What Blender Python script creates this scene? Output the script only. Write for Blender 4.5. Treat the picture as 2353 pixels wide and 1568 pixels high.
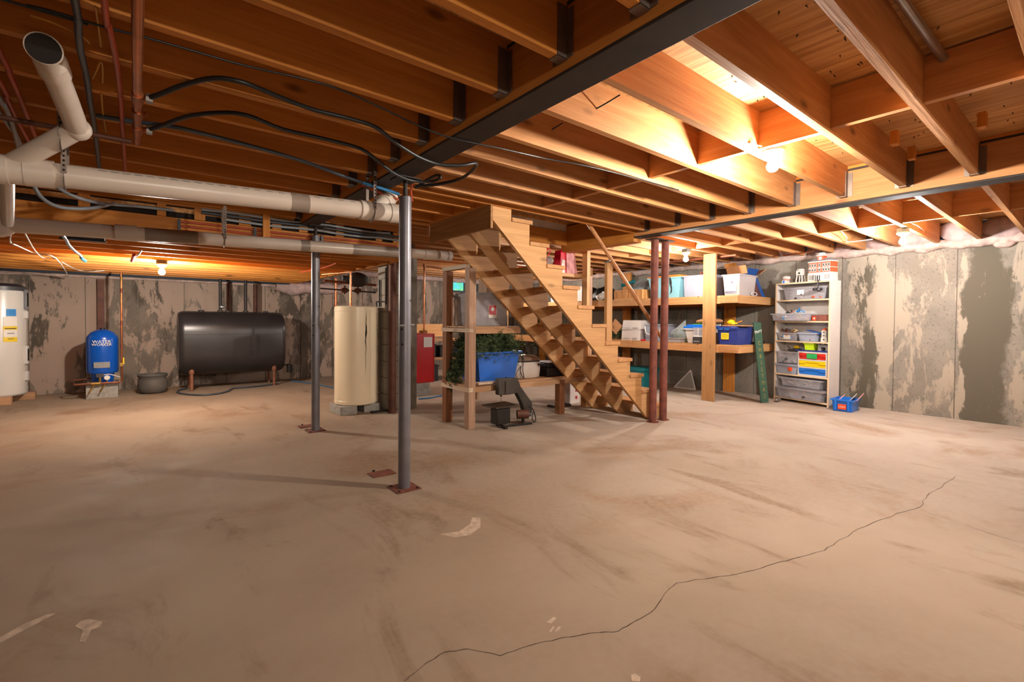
import bpy, math, random
from mathutils import Vector, Matrix, noise as mnoise

random.seed(7)
C = bpy.context.scene.collection
for o in list(bpy.data.objects): bpy.data.objects.remove(o)
PI = math.pi

# ------------------------------------------------------------------ camera (2353 x 1568 photograph)
FPX, CY, CAMH = 1084.787, 758.488, 1.12
_y, _p, _r = 0.898836945, -0.018725333, 0.008380439
_f = Vector((math.cos(_y)*math.cos(_p), math.sin(_y)*math.cos(_p), math.sin(_p)))
_rt = _f.cross(Vector((0,0,1))).normalized(); _up = _rt.cross(_f)
_c, _s = math.cos(_r), math.sin(_r)
AX = (_c*_rt+_s*_up, -_s*_rt+_c*_up, -_f)
cam = bpy.data.cameras.new('camera'); camo = bpy.data.objects.new('camera', cam); C.objects.link(camo)
camo.matrix_world = Matrix(((AX[0].x,AX[1].x,AX[2].x,0),(AX[0].y,AX[1].y,AX[2].y,0),(AX[0].z,AX[1].z,AX[2].z,CAMH),(0,0,0,1)))
cam.sensor_width = 36; cam.lens = FPX/2353*36; cam.shift_y = -(784-CY)/2353; cam.clip_start = .02
bpy.context.scene.camera = camo

# ------------------------------------------------------------------ world, exposure
w = bpy.data.worlds.new('world'); bpy.context.scene.world = w; w.use_nodes = True
w.node_tree.nodes['Background'].inputs[0].default_value = (.5,.6,.7,1)
w.node_tree.nodes['Background'].inputs[1].default_value = .02
vs = bpy.context.scene.view_settings
vs.view_transform = 'Standard'; vs.look = 'None'; vs.gamma = 1; vs.use_curve_mapping = False
vs.exposure = 0.0
BULB = 3800.0          # emission strength of the bare bulbs
BULBC = {'warm':(1,.91,.79), 'soft':(1,.93,.84), 'cool':(1,.97,.94), 'back_fill':(1,.91,.79)}
BULBK = {'warm':1.0, 'soft':.5, 'cool':1.0, 'back_fill':1.35}

# measured points: a pixel of the photograph on a known plane of the room
def ray(x, y):
    a, b = (x-1176.5)/FPX, -(y-CY)/FPX
    return AX[0]*a + AX[1]*b - AX[2]
def fz(x, y, z): d = ray(x,y); t = (z-CAMH)/d.z; return Vector((d.x*t, d.y*t, z))
def fx(x, y, X): d = ray(x,y); t = X/d.x; return Vector((X, d.y*t, CAMH+d.z*t))
def fy(x, y, Y): d = ray(x,y); t = Y/d.y; return Vector((d.x*t, Y, CAMH+d.z*t))

# ------------------------------------------------------------------ helpers
def S(h):
    h = h.lstrip('#'); v = [int(h[i:i+2],16)/255 for i in (0,2,4)]
    return tuple(c/12.92 if c <= .04045 else ((c+.055)/1.055)**2.4 for c in v)
class MB:
    def __init__(s): s.v = []; s.f = []
    def add(s, vs, fs):
        n = len(s.v); s.v += [tuple(p) for p in vs]; s.f += [tuple(i+n for i in q) for q in fs]; return s
    def box(s, x0, x1, y0, y1, z0, z1):
        return s.add([(x0,y0,z0),(x1,y0,z0),(x1,y1,z0),(x0,y1,z0),(x0,y0,z1),(x1,y0,z1),(x1,y1,z1),(x0,y1,z1)],
            [(0,3,2,1),(4,5,6,7),(0,1,5,4),(1,2,6,5),(2,3,7,6),(3,0,4,7)])
    def frus(s, cx, cy, z0, z1, w0, d0, w1, d1):
        return s.add([(cx-w0/2,cy-d0/2,z0),(cx+w0/2,cy-d0/2,z0),(cx+w0/2,cy+d0/2,z0),(cx-w0/2,cy+d0/2,z0),
                      (cx-w1/2,cy-d1/2,z1),(cx+w1/2,cy-d1/2,z1),(cx+w1/2,cy+d1/2,z1),(cx-w1/2,cy+d1/2,z1)],
            [(0,3,2,1),(4,5,6,7),(0,1,5,4),(1,2,6,5),(2,3,7,6),(3,0,4,7)])
    def beam(s, p0, p1, w, h, up=(0,0,1)):
        p0 = Vector(p0); p1 = Vector(p1); d = (p1-p0).normalized(); u = Vector(up)
        r = d.cross(u).normalized(); u = r.cross(d)
        vs = [p+r*a*w/2+u*b*h/2 for p in (p0,p1) for a,b in ((-1,-1),(1,-1),(1,1),(-1,1))]
        return s.add(vs, [(0,1,2,3),(7,6,5,4),(0,4,5,1),(1,5,6,2),(2,6,7,3),(3,7,4,0)])
    def ring(s, c, d, r, n, u=None):
        d = Vector(d).normalized()
        if u is None: u = Vector((0,0,1)) if abs(d.z) < .9 else Vector((1,0,0))
        a = d.cross(u).normalized(); b = a.cross(d)
        return [Vector(c)+(a*math.cos(2*PI*i/n)+b*math.sin(2*PI*i/n))*r for i in range(n)]
    def cyl(s, p0, p1, r0, r1=None, n=14, cap=True):
        r1 = r0 if r1 is None else r1; d = Vector(p1)-Vector(p0)
        vs = s.ring(p0,d,r0,n)+s.ring(p1,d,r1,n)
        fs = [(i,(i+1)%n,n+(i+1)%n,n+i) for i in range(n)]
        if cap: fs += [tuple(range(n-1,-1,-1)), tuple(range(n,2*n))]
        return s.add(vs, fs)
    def tube(s, pts, r, n=7, sub=4, smooth=True):
        P = [Vector(p) for p in pts]
        if smooth and len(P) > 2:
            Q = []
            for i in range(len(P)-1):
                a = P[max(i-1,0)]; b = P[i]; c = P[i+1]; d = P[min(i+2,len(P)-1)]
                for k in range(sub):
                    t = k/sub
                    Q.append(.5*((2*b)+(c-a)*t+(2*a-5*b+4*c-d)*t*t+(3*b-a-3*c+d)*t**3))
            Q.append(P[-1]); P = Q
        vs = []; u = None
        for i, p in enumerate(P):
            d = (P[min(i+1,len(P)-1)]-P[max(i-1,0)]).normalized()
            if u is None: u = Vector((0,0,1)) if abs(d.z) < .9 else Vector((1,0,0))
            u = (u-d*u.dot(d)).normalized(); a = d.cross(u)
            vs += [p+(u*math.cos(2*PI*k/n)+a*math.sin(2*PI*k/n))*r for k in range(n)]
        m = len(P)
        fs = [(i*n+k, i*n+(k+1)%n, (i+1)*n+(k+1)%n, (i+1)*n+k) for i in range(m-1) for k in range(n)]
        fs += [tuple(range(n-1,-1,-1)), tuple(range((m-1)*n, m*n))]
        return s.add(vs, fs)
    def lathe(s, prof, c=(0,0,0), n=28):
        vs = [(c[0]+r*math.cos(2*PI*k/n), c[1]+r*math.sin(2*PI*k/n), c[2]+z) for r,z in prof for k in range(n)]
        m = len(prof)
        fs = [(i*n+k, i*n+(k+1)%n, (i+1)*n+(k+1)%n, (i+1)*n+k) for i in range(m-1) for k in range(n)]
        fs += [tuple(range(n-1,-1,-1)), tuple(range((m-1)*n, m*n))]
        return s.add(vs, fs)
    def prism(s, poly, ax, a0, a1):      # poly in the plane normal to axis ax
        def P(p, a): return {'x':(a,p[0],p[1]),'y':(p[0],a,p[1]),'z':(p[0],p[1],a)}[ax]
        n = len(poly); vs = [P(p,a0) for p in poly]+[P(p,a1) for p in poly]
        return s.add(vs, [tuple(range(n-1,-1,-1)),tuple(range(n,2*n))]+[(i,(i+1)%n,n+(i+1)%n,n+i) for i in range(n)])
    def ball(s, c, r, n=12, m=7):
        if not hasattr(r,'__len__'): r = (r,r,r)
        vs = []
        for i in range(m+1):
            t = PI*i/m
            for k in range(n): vs.append((c[0]+r[0]*math.sin(t)*math.cos(2*PI*k/n), c[1]+r[1]*math.sin(t)*math.sin(2*PI*k/n), c[2]-r[2]*math.cos(t)))
        return s.add(vs, [(i*n+k,i*n+(k+1)%n,(i+1)*n+(k+1)%n,(i+1)*n+k) for i in range(m) for k in range(n)])
    def lump(s, c, r, seed, amp=.3, n=12, m=8, zmin=None):
        k0 = len(s.v); s.ball(c, r, n, m)
        for i in range(k0, len(s.v)):
            v = Vector(s.v[i]); d = v-Vector(c)
            q = 1+amp*mnoise.noise(d*(3.2/max(max(r) if hasattr(r,'__len__') else r,.01))*.4+Vector((seed*7.3,seed,0)))
            p = Vector(c)+d*q
            if zmin is not None: p.z = max(p.z, zmin)
            s.v[i] = tuple(p)
        return s
    def build(s, name, mat, parent=None, local=False, bevel=0, angle=35, kind=None, label=None):
        me = bpy.data.meshes.new(name); vs = s.v
        if parent is not None and not local:
            M = WM[parent.name].inverted(); vs = [tuple(M @ Vector(p)) for p in s.v]
        me.from_pydata(vs, [], s.f); me.validate(); me.update()
        me.materials.append(MAT(mat))
        if angle:
            me.polygons.foreach_set('use_smooth', [True]*len(me.polygons)); me.set_sharp_from_angle(angle=math.radians(angle))
        o = bpy.data.objects.new(name, me); C.objects.link(o)
        WM[o.name] = WM[parent.name] if parent is not None else Matrix.Identity(4)
        if parent is not None: o.parent = parent
        if bevel:
            b = o.modifiers.new('bevel','BEVEL'); b.width = bevel; b.segments = 2; b.limit_method = 'ANGLE'; b.angle_limit = .6
        if kind: o['kind'] = kind
        if label: o['label'] = label
        return o
WM = {}
def tag(o, label, cat, group=None):
    o['label'] = label; o['category'] = cat
    if group: o['group'] = group
    return o
def thing(name, label, cat, loc=(0,0,0), rotz=0, group=None):
    o = bpy.data.objects.new(name, None); C.objects.link(o); o.empty_display_size = .1
    o.location = loc; o.rotation_euler = (0,0,rotz)
    WM[o.name] = Matrix.Translation(Vector(loc)) @ Matrix.Rotation(rotz,4,'Z')
    return tag(o, label, cat, group)
def dup(root, loc, rotz, label, group=None):
    r = root.copy(); C.objects.link(r); r.location = loc; r.rotation_euler = (0,0,rotz); r['label'] = label
    if group: r['group'] = group
    WM[r.name] = Matrix.Translation(Vector(loc)) @ Matrix.Rotation(rotz,4,'Z')
    for ch in list(root.children):
        c = ch.copy(); C.objects.link(c); c.parent = r
        for g in ch.children:
            d = g.copy(); C.objects.link(d); d.parent = c
    return r
def box(*a): return MB().box(*a)
FONT = {}
def text(body, size, mat, parent, M, name='lettering', extrude=.0006, spacing=1, line=1, align='CENTER'):
    cu = bpy.data.curves.new('t','FONT'); cu.body = body; cu.size = size; cu.extrude = extrude
    cu.align_x = align; cu.align_y = 'CENTER'; cu.space_character = spacing; cu.space_line = line; cu.resolution_u = 2
    t = bpy.data.objects.new('t', cu); C.objects.link(t); bpy.context.view_layer.update()
    me = bpy.data.meshes.new_from_object(t.evaluated_get(bpy.context.evaluated_depsgraph_get()))
    bpy.data.objects.remove(t); bpy.data.curves.remove(cu)
    me.transform(WM[parent.name].inverted() @ M); me.name = name
    me.materials.clear(); me.materials.append(MAT(mat))
    o = bpy.data.objects.new(name, me); C.objects.link(o); o.parent = parent; WM[o.name] = WM[parent.name]
    return o
def facing(loc, xdir, zdir=(0,0,1)):      # text frame: reads along xdir, upright along zdir
    x = Vector(xdir).normalized(); z = Vector(zdir).normalized(); n = x.cross(z)
    return Matrix(((x.x,z.x,n.x,loc[0]),(x.y,z.y,n.y,loc[1]),(x.z,z.z,n.z,loc[2]),(0,0,0,1)))

# ------------------------------------------------------------------ materials
MS = {}
def MAT(n): return MS[n] if isinstance(n,str) else n
def newmat(n):
    m = bpy.data.materials.new(n); m.use_nodes = True; MS[n] = m
    nt = m.node_tree; b = nt.nodes['Principled BSDF']; return m, nt, b
def N(nt, t, **k):
    n = nt.nodes.new(t)
    for a, v in k.items(): setattr(n, a, v)
    return n
def plain(n, col, rough=.5, metal=0, noise=.12, scale=9, alpha=1, spec=.5, trans=0, bump=0):
    if isinstance(col,str): col = S(col)
    m, nt, b = newmat(n)
    b.inputs['Roughness'].default_value = rough; b.inputs['Metallic'].default_value = metal
    b.inputs['Alpha'].default_value = alpha; b.inputs['Specular IOR Level'].default_value = spec
    b.inputs['Transmission Weight'].default_value = trans
    tc = N(nt,'ShaderNodeTexCoord'); nz = N(nt,'ShaderNodeTexNoise'); nz.inputs['Scale'].default_value = scale; nz.inputs['Detail'].default_value = 5
    nt.links.new(tc.outputs['Object'], nz.inputs['Vector'])
    rp = N(nt,'ShaderNodeValToRGB'); rp.color_ramp.elements[0].position = .3; rp.color_ramp.elements[1].position = .7
    rp.color_ramp.elements[0].color = (*[c*(1-noise) for c in col],1); rp.color_ramp.elements[1].color = (*[min(1,c*(1+noise)) for c in col],1)
    nt.links.new(nz.outputs['Fac'], rp.inputs['Fac']); nt.links.new(rp.outputs['Color'], b.inputs['Base Color'])
    if bump:
        bp = N(nt,'ShaderNodeBump'); bp.inputs['Strength'].default_value = bump; bp.inputs['Distance'].default_value = .01
        nt.links.new(nz.outputs['Fac'], bp.inputs['Height']); nt.links.new(bp.outputs['Normal'], b.inputs['Normal'])
    return m
def mixc(nt, fac, a, b):
    m = N(nt,'ShaderNodeMix', data_type='RGBA')
    for sock, v in ((m.inputs['Factor'],fac),(m.inputs['A'],a),(m.inputs['B'],b)):
        if hasattr(v,'is_output'): nt.links.new(v, sock)
        else: sock.default_value = v if not hasattr(v,'__len__') else (*v,1)[:4]
    return m.outputs['Result']
def noisef(nt, vec, scale, detail=5, lo=.35, hi=.65, dist=0, rough=.55):
    n = N(nt,'ShaderNodeTexNoise'); n.inputs['Scale'].default_value = scale; n.inputs['Detail'].default_value = detail
    n.inputs['Distortion'].default_value = dist; n.inputs['Roughness'].default_value = rough
    nt.links.new(vec, n.inputs['Vector'])
    r = N(nt,'ShaderNodeMapRange'); r.interpolation_type = 'SMOOTHSTEP'; r.inputs['From Min'].default_value = lo; r.inputs['From Max'].default_value = hi
    nt.links.new(n.outputs['Fac'], r.inputs['Value']); return r.outputs['Result']
def mapped(nt, sc, off=(0,0,0), coord='Object'):
    tc = N(nt,'ShaderNodeTexCoord'); mp = N(nt,'ShaderNodeMapping'); mp.inputs['Scale'].default_value = sc; mp.inputs['Location'].default_value = off
    nt.links.new(tc.outputs[coord], mp.inputs['Vector']); return mp.outputs['Vector']
def wood(n, c0, c1, axis='X', rough=.6, knots=.5, wavy=False):
    m, nt, b = newmat(n); b.inputs['Roughness'].default_value = rough; b.inputs['Specular IOR Level'].default_value = .3
    i = 'XYZ'.index(axis)
    oi = N(nt,'ShaderNodeObjectInfo')
    tc = N(nt,'ShaderNodeTexCoord'); ad = N(nt,'ShaderNodeVectorMath', operation='ADD')
    sm = N(nt,'ShaderNodeVectorMath', operation='SCALE'); sm.inputs[0].default_value = (17,9,5)
    nt.links.new(oi.outputs['Random'], sm.inputs['Scale'])
    nt.links.new(tc.outputs['Object'], ad.inputs[0]); nt.links.new(sm.outputs['Vector'], ad.inputs[1])
    mp = N(nt,'ShaderNodeMapping'); sc = [9.,9.,9.]; sc[i] = .55; mp.inputs['Scale'].default_value = sc
    nt.links.new(ad.outputs['Vector'], mp.inputs['Vector'])
    g = noisef(nt, mp.outputs['Vector'], 2.2 if not wavy else 1.2, 5, .3, .72, 1.2 if not wavy else 2.5)
    mp2 = N(nt,'ShaderNodeMapping'); sc = [40.,40.,40.]; sc[i] = 1.5; mp2.inputs['Scale'].default_value = sc
    nt.links.new(ad.outputs['Vector'], mp2.inputs['Vector'])
    g2 = noisef(nt, mp2.outputs['Vector'], 2, 3, .35, .75)
    col = mixc(nt, g, c0, c1)
    f2 = N(nt,'ShaderNodeMath', operation='MULTIPLY'); f2.inputs[1].default_value = .22; nt.links.new(g2, f2.inputs[0])
    col = mixc(nt, f2.outputs[0], col, tuple(c*.62 for c in c0))
    if knots:
        mk = N(nt,'ShaderNodeMapping'); sc = [6.5,6.5,6.5]; sc[i] = 2.6; mk.inputs['Scale'].default_value = sc
        nt.links.new(ad.outputs['Vector'], mk.inputs['Vector'])
        vo = N(nt,'ShaderNodeTexVoronoi'); vo.inputs['Scale'].default_value = 1; nt.links.new(mk.outputs['Vector'], vo.inputs['Vector'])
        r = N(nt,'ShaderNodeMapRange'); r.inputs['From Min'].default_value = .17; r.inputs['From Max'].default_value = .06
        nt.links.new(vo.outputs['Distance'], r.inputs['Value'])
        f3 = N(nt,'ShaderNodeMath', operation='MULTIPLY'); f3.inputs[1].default_value = knots; nt.links.new(r.outputs['Result'], f3.inputs[0])
        col = mixc(nt, f3.outputs[0], col, tuple(c*.22 for c in c0))
    hv = N(nt,'ShaderNodeHueSaturation'); rr = N(nt,'ShaderNodeMapRange'); rr.inputs['To Min'].default_value = .82; rr.inputs['To Max'].default_value = 1.12
    nt.links.new(oi.outputs['Random'], rr.inputs['Value']); nt.links.new(rr.outputs['Result'], hv.inputs['Value'])
    nt.links.new(col, hv.inputs['Color']); nt.links.new(hv.outputs['Color'], b.inputs['Base Color'])
    bp = N(nt,'ShaderNodeBump'); bp.inputs['Strength'].default_value = .12; bp.inputs['Distance'].default_value = .004
    nt.links.new(g2, bp.inputs['Height']); nt.links.new(bp.outputs['Normal'], b.inputs['Normal'])
    return m
def wallmat(n, grey, dark, cream, fd=(.5,.62), fc=(.55,.6), off=(0,0,0), pink=.0):
    m, nt, b = newmat(n); b.inputs['Roughness'].default_value = .9; b.inputs['Specular IOR Level'].default_value = .15
    v = mapped(nt, (1,1,.42), off); v1 = mapped(nt, (1,1,1), off)
    base = mixc(nt, noisef(nt, v1, 3.2, 6, .3, .7), grey, tuple(c*1.35 for c in grey))
    base = mixc(nt, noisef(nt, v1, 40, 3, .55, .75), base, tuple(c*.6 for c in grey))
    d = noisef(nt, v, 1.7, 8, fd[0], fd[1], .3, .62)
    base = mixc(nt, d, base, dark)
    if pink: base = mixc(nt, noisef(nt, v, 2.3, 6, .5, .6, .4), base, S('#a8897a'))
    c = noisef(nt, v, 2.6, 10, fc[0], fc[1], .5, .68)
    base = mixc(nt, c, base, cream)
    nt.links.new(base, b.inputs['Base Color'])
    bp = N(nt,'ShaderNodeBump'); bp.inputs['Strength'].default_value = .35; bp.inputs['Distance'].default_value = .006
    nt.links.new(c, bp.inputs['Height']); nt.links.new(bp.outputs['Normal'], b.inputs['Normal'])
    return m

def zoned(n, zd, zc, grey, dark, cream, axis=1, span=3.2, off=(0,0,0), shift=0):
    # zd, zc: how wet-dark / how creamy the wall is along its length (position in metres, weight)
    m, nt, b = newmat(n); b.inputs['Roughness'].default_value = .9; b.inputs['Specular IOR Level'].default_value = .15
    v = mapped(nt, (1,1,.36), off); v1 = mapped(nt, (1,1,1), off)
    tc = N(nt,'ShaderNodeTexCoord'); sx = N(nt,'ShaderNodeSeparateXYZ'); nt.links.new(tc.outputs['Object'], sx.inputs[0])
    wob = N(nt,'ShaderNodeTexNoise'); wob.inputs['Scale'].default_value = 2.2; wob.inputs['Detail'].default_value = 6; nt.links.new(v1, wob.inputs['Vector'])
    def zone(z):
        p = N(nt,'ShaderNodeMath', operation='MULTIPLY_ADD'); p.inputs[1].default_value = .34; nt.links.new(wob.outputs['Fac'], p.inputs[0])
        a = N(nt,'ShaderNodeMath', operation='SUBTRACT'); nt.links.new(sx.outputs[axis], a.inputs[0]); a.inputs[1].default_value = .17-off[0]; nt.links.new(a.outputs[0], p.inputs[2])
        d = N(nt,'ShaderNodeMath', operation='DIVIDE'); d.inputs[1].default_value = span; nt.links.new(p.outputs[0], d.inputs[0])
        r = N(nt,'ShaderNodeValToRGB'); e = r.color_ramp.elements
        e[0].position = z[0][0]/span; e[0].color = (z[0][1],)*3+(1,); e[1].position = z[-1][0]/span; e[1].color = (z[-1][1],)*3+(1,)
        for q, wt in z[1:-1]: k = e.new(q/span); k.color = (wt,wt,wt,1)
        nt.links.new(d.outputs[0], r.inputs['Fac']); return r.outputs['Color']
    def gate(nz, zn, soft):
        nn = N(nt,'ShaderNodeTexNoise'); nn.inputs['Scale'].default_value = nz; nn.inputs['Detail'].default_value = 12; nn.inputs['Roughness'].default_value = .71; nn.inputs['Distortion'].default_value = .4
        nt.links.new(v, nn.inputs['Vector'])
        a = N(nt,'ShaderNodeMath', operation='ADD'); nt.links.new(nn.outputs['Fac'], a.inputs[0]); nt.links.new(zn, a.inputs[1])
        r = N(nt,'ShaderNodeMapRange'); r.interpolation_type = 'SMOOTHSTEP'; r.inputs['From Min'].default_value = 1-soft; r.inputs['From Max'].default_value = 1+soft; nt.links.new(a.outputs[0], r.inputs['Value']); return r.outputs['Result']
    base = mixc(nt, noisef(nt, v1, 3.2, 6, .3, .7), grey, tuple(c*1.3 for c in grey)); base = mixc(nt, noisef(nt, v1, 40, 3, .55, .75), base, tuple(c*.65 for c in grey))
    base = mixc(nt, gate(2.1, zone(zd), .05), base, dark); c = gate(3.3, zone(zc), .022); base = mixc(nt, c, base, cream)
    nt.links.new(base, b.inputs['Base Color'])
    bp = N(nt,'ShaderNodeBump'); bp.inputs['Strength'].default_value = .35; bp.inputs['Distance'].default_value = .006; nt.links.new(c, bp.inputs['Height']); nt.links.new(bp.outputs['Normal'], b.inputs['Normal'])
    return m
zoned('wall_right_conc', [(0,.5),(.45,.5),(.62,.42),(.80,.62),(1.00,.62),(1.09,.40),(1.7,.36),(1.80,.30),(1.86,.50),(2.05,.56),(2.15,.42),(2.3,.35),(3.2,.38)],
      [(0,.45),(.42,.47),(.60,.50),(.72,.36),(.98,.34),(1.07,.54),(1.14,.46),(1.68,.47),(1.76,.60),(1.88,.52),(1.98,.46),(2.10,.53),(2.26,.40),(2.6,.43),(3.2,.36)], S('#7b746a'), S('#5f594d'), S('#a09484'))
zoned('wall_far_conc', [(0,.42),(1.6,.46),(2.2,.40),(3.1,.52),(3.9,.40),(4.5,.5),(5.0,.42),(5.6,.48),(6.4,.55),(7.6,.44),(9.0,.5),(12,.4)],
      [(0,.36),(2.6,.40),(3.1,.52),(3.7,.56),(4.0,.42),(4.6,.54),(5.3,.50),(5.9,.57),(6.6,.46),(7.4,.52),(9.5,.45),(12,.4)], S('#6f645a'), S('#564d44'), S('#a08c7e'), axis=0, span=12, off=(4.2,0,0))
J0, J1 = (.51,.182,.026), (.63,.25,.052)
wood('joist_wood_x', J0, J1, 'X', knots=.75); wood('joist_wood_y', J0, J1, 'Y', knots=.6); wood('joist_wood_z', J0, J1, 'Z')
wood('lit_wood_x', (.50,.215,.072), (.64,.315,.125), 'X', knots=.8); wood('lit_wood_y', (.50,.205,.068), (.62,.29,.11), 'Y', knots=.6)  # second joist wood: lamp-lit tone put into the colour
wood('ply_subfloor', (.44,.20,.06), (.70,.40,.16), 'Y', knots=0, wavy=True)
wood('stair_wood_x', (.47,.245,.095), (.60,.33,.14), 'X', knots=.55); wood('stair_wood_y', (.45,.21,.08), (.56,.29,.12), 'Y', knots=.3)
wood('stair_wood_z', (.46,.235,.09), (.58,.32,.135), 'Z', knots=.4)
wood('apron_ply', (.30,.14,.045), (.42,.21,.075), 'Y', knots=0, wavy=True)
wood('raw_lumber', (.52,.38,.26), (.66,.52,.38), 'Y', knots=.4)
wood('brown_lumber_z', (.20,.075,.03), (.30,.12,.05), 'Z'); wood('old_lumber_z', (.34,.20,.13), (.48,.30,.2), 'Z'); wood('old_lumber_x', (.42,.22,.11), (.56,.33,.18), 'X')
wood('rail_wood', (.42,.18,.07), (.55,.26,.11), 'X', rough=.35, knots=0); wood('birch', (.72,.52,.32), (.82,.62,.40), 'Z', knots=0, rough=.45)
wood('rattan', (.50,.22,.07), (.66,.34,.13), 'Z', knots=0)
wallmat('wall_dark', S('#7a7263'), S('#4f483d'), S('#cbb9a2'), (.36,.46), (.60,.64))
wallmat('wall_mid', S('#93897a'), S('#6b6153'), S('#d0bda6'), (.50,.62), (.545,.60), (3,1,2))
wallmat('wall_light', S('#8b8071'), S('#564e42'), S('#d8c4ab'), (.47,.55), (.485,.53), (5,7,1))
wallmat('wall_grey', S('#877b6c'), S('#6a5f51'), S('#c0ae98'), (.5,.65), (.62,.68), (9,3,4))
wallmat('wall_pink', S('#8d8071'), S('#63584b'), S('#c4ab96'), (.48,.60), (.56,.62), (2,5,8), .5)
wallmat('block', S('#8f877c'), S('#766d62'), S('#b5aa9c'), (.55,.75), (.66,.75), (1,1,3))
plain('mortar', '#7d756a', .95, noise=.2)
plain('foam', '#b59d93', .8, noise=.25, scale=14, bump=.6); plain('foam_pink', '#b39a95', .85, noise=.25, scale=10, bump=.6)
plain('steel_dark', '#2e2520', .7, 0, noise=.25, scale=6); plain('steel_post', '#747278', .38, .45, noise=.12); plain('steel_rust', '#7a4438', .6, .2, noise=.35, scale=12)
plain('rust_plate', '#6d3a2a', .8, .1, noise=.35, scale=14); plain('galv', '#a9a9ab', .32, .85, noise=.15); plain('hanger_steel', '#7d6f66', .45, .7, noise=.2)
plain('pvc', '#cfc0b2', .32, noise=.06, scale=3); plain('pvc_grey', '#8f8074', .35, noise=.08, scale=3); plain('pvc_print', '#5a514c', .5)
plain('black_rubber', '#1c1a1b', .42, noise=.2); plain('black_plastic', '#18171a', .4, noise=.2); plain('slate_tube', '#3b424c', .4, noise=.2); plain('grey_tube', '#8b9198', .38, noise=.1)
plain('blue_tube', '#2f74a8', .35); plain('red_tube', '#a8432a', .4, noise=.15); plain('yellow_wire', '#b87f1e', .5); plain('white_wire', '#d6cfca', .45)
plain('copper', '#a8643f', .28, .85, noise=.25, scale=14); plain('copper_dull', '#7f4a35', .45, .6, noise=.3, scale=10); plain('brass', '#b08a4a', .35, .8)
plain('iron', '#2a2523', .55, .4, noise=.3); plain('iron_brown', '#5a3527', .6, .3, noise=.3)
plain('tank_black', '#2b2728', .33, .1, noise=.25, scale=2.5); plain('tank_leg', '#8a5b44', .6, .3, noise=.3); plain('white_enamel', '#c9c4bd', .28, noise=.04, scale=2); plain('grey_plastic', '#77777a', .4)
plain('dark_grey_plastic', '#3d3b3e', .42); plain('blue_paint', '#0d4fae', .22, noise=.08, scale=2); plain('beige_enamel', '#e6d5b6', .25, noise=.05, scale=2); plain('red_enamel', '#b20d14', .3, noise=.06, scale=2)
plain('sticker_white', '#dcd6cd', .5, noise=.04); plain('sticker_yellow', '#e2c01f', .5, noise=.06); plain('sticker_blue', '#2b83c8', .4); plain('sticker_red', '#b3242a', .45); plain('sticker_orange', '#e24a1d', .45); plain('ink', '#1b1b1d', .6)
plain('cinder', '#97928a', .9, noise=.2, scale=25, bump=.4)
plain('clear_plastic', '#b9b5ba', .18, alpha=.42, noise=.04); plain('frosted_plastic', '#bdb3b1', .3, alpha=.72, noise=.04); plain('clear_grey', '#aeb3c2', .22, alpha=.62, noise=.05)
plain('bag_plastic', '#b9c2c4', .12, alpha=.38, noise=.25, scale=16)
plain('turquoise', '#86bccb', .35, noise=.04); plain('orange_lid', '#d07a2e', .4, noise=.05); plain('blue_plastic', '#2c64bf', .35, noise=.06); plain('bright_blue', '#1f6fd0', .35, noise=.05); plain('navy_plastic', '#2b3a80', .28, noise=.08)
plain('teal_plastic', '#14727c', .35, noise=.06); plain('lime', '#b2cf1c', .4, noise=.04); plain('green_plastic', '#5fae34', .4); plain('white_plastic', '#cbc6c2', .35, noise=.03)
plain('yellow_plastic', '#e8c40d', .35, noise=.05); plain('red_plastic', '#c8291d', .35, noise=.05); plain('draw_blue', '#1d6cc9', .35, noise=.05); plain('green_card', '#21a052', .5)
plain('card_white', '#d9d1cc', .7, noise=.04); plain('cardboard', '#c08a5c', .8, noise=.08); plain('box_blue', '#23539a', .4, noise=.15); plain('box_print', '#5b3b3a', .45, noise=.7, scale=16)
plain('bag_red', '#c80f2c', .3, noise=.15); plain('bag_pink', '#eaa4a6', .35, noise=.3, scale=14); plain('foil', '#b9b4b6', .22, .6, noise=.3, scale=20)
plain('pine', '#38492a', .7, noise=.4, scale=30); plain('pine_light', '#66754a', .7, noise=.4, scale=30); plain('sign_green', '#3a5a49', .5, noise=.1); plain('sign_gold', '#9c8748', .5); plain('sign_white', '#e8e8e4', .5)
plain('saw_grey', '#4a4744', .5, .3, noise=.25, scale=8); plain('saw_dark', '#28231f', .5, .3); plain('saw_top', '#4f463e', .35, .5)
plain('roaster_white', '#cfc6bf', .25, noise=.04); plain('roaster_lid', '#9c8878', .22, .5); plain('pot_grey', '#55504b', .65, noise=.2, scale=5)
plain('toy_white', '#c9c4bc', .4, noise=.06); plain('toy_brick', '#c0552f', .45, noise=.2, scale=40); plain('toy_grey', '#8d8c8c', .45); plain('toy_dark', '#33302d', .5); plain('toy_tan', '#c9b184', .5)
plain('melamine', '#c4bcb6', .4, noise=.04); plain('photo_print', '#b9b8c4', .35, noise=.3, scale=12); plain('photo_dark', '#6b6a78', .4, noise=.3)
plain('drywall', '#cbbfb3', .9, noise=.06); plain('white_patch', '#d8cfc6', .9); plain('sill_blue', '#26303f', .7, noise=.3); plain('net_white', '#cfc3bd', .5, alpha=.35); plain('fixture_blue', '#566b78', .5); plain('porcelain', '#e6dfd6', .35, noise=.03)
plain('crack', '#4a3428', 1, noise=.2); plain('chalk', '#b5a08c', .9, noise=.25, scale=30); plain('gap_dark', '#1a0f0a', .9); plain('window_frame', '#3b4146', .5); plain('tan_pebble', '#b39a57', .6); plain('silver_can', '#8a8179', .35, .7, noise=.4, scale=20)
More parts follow.
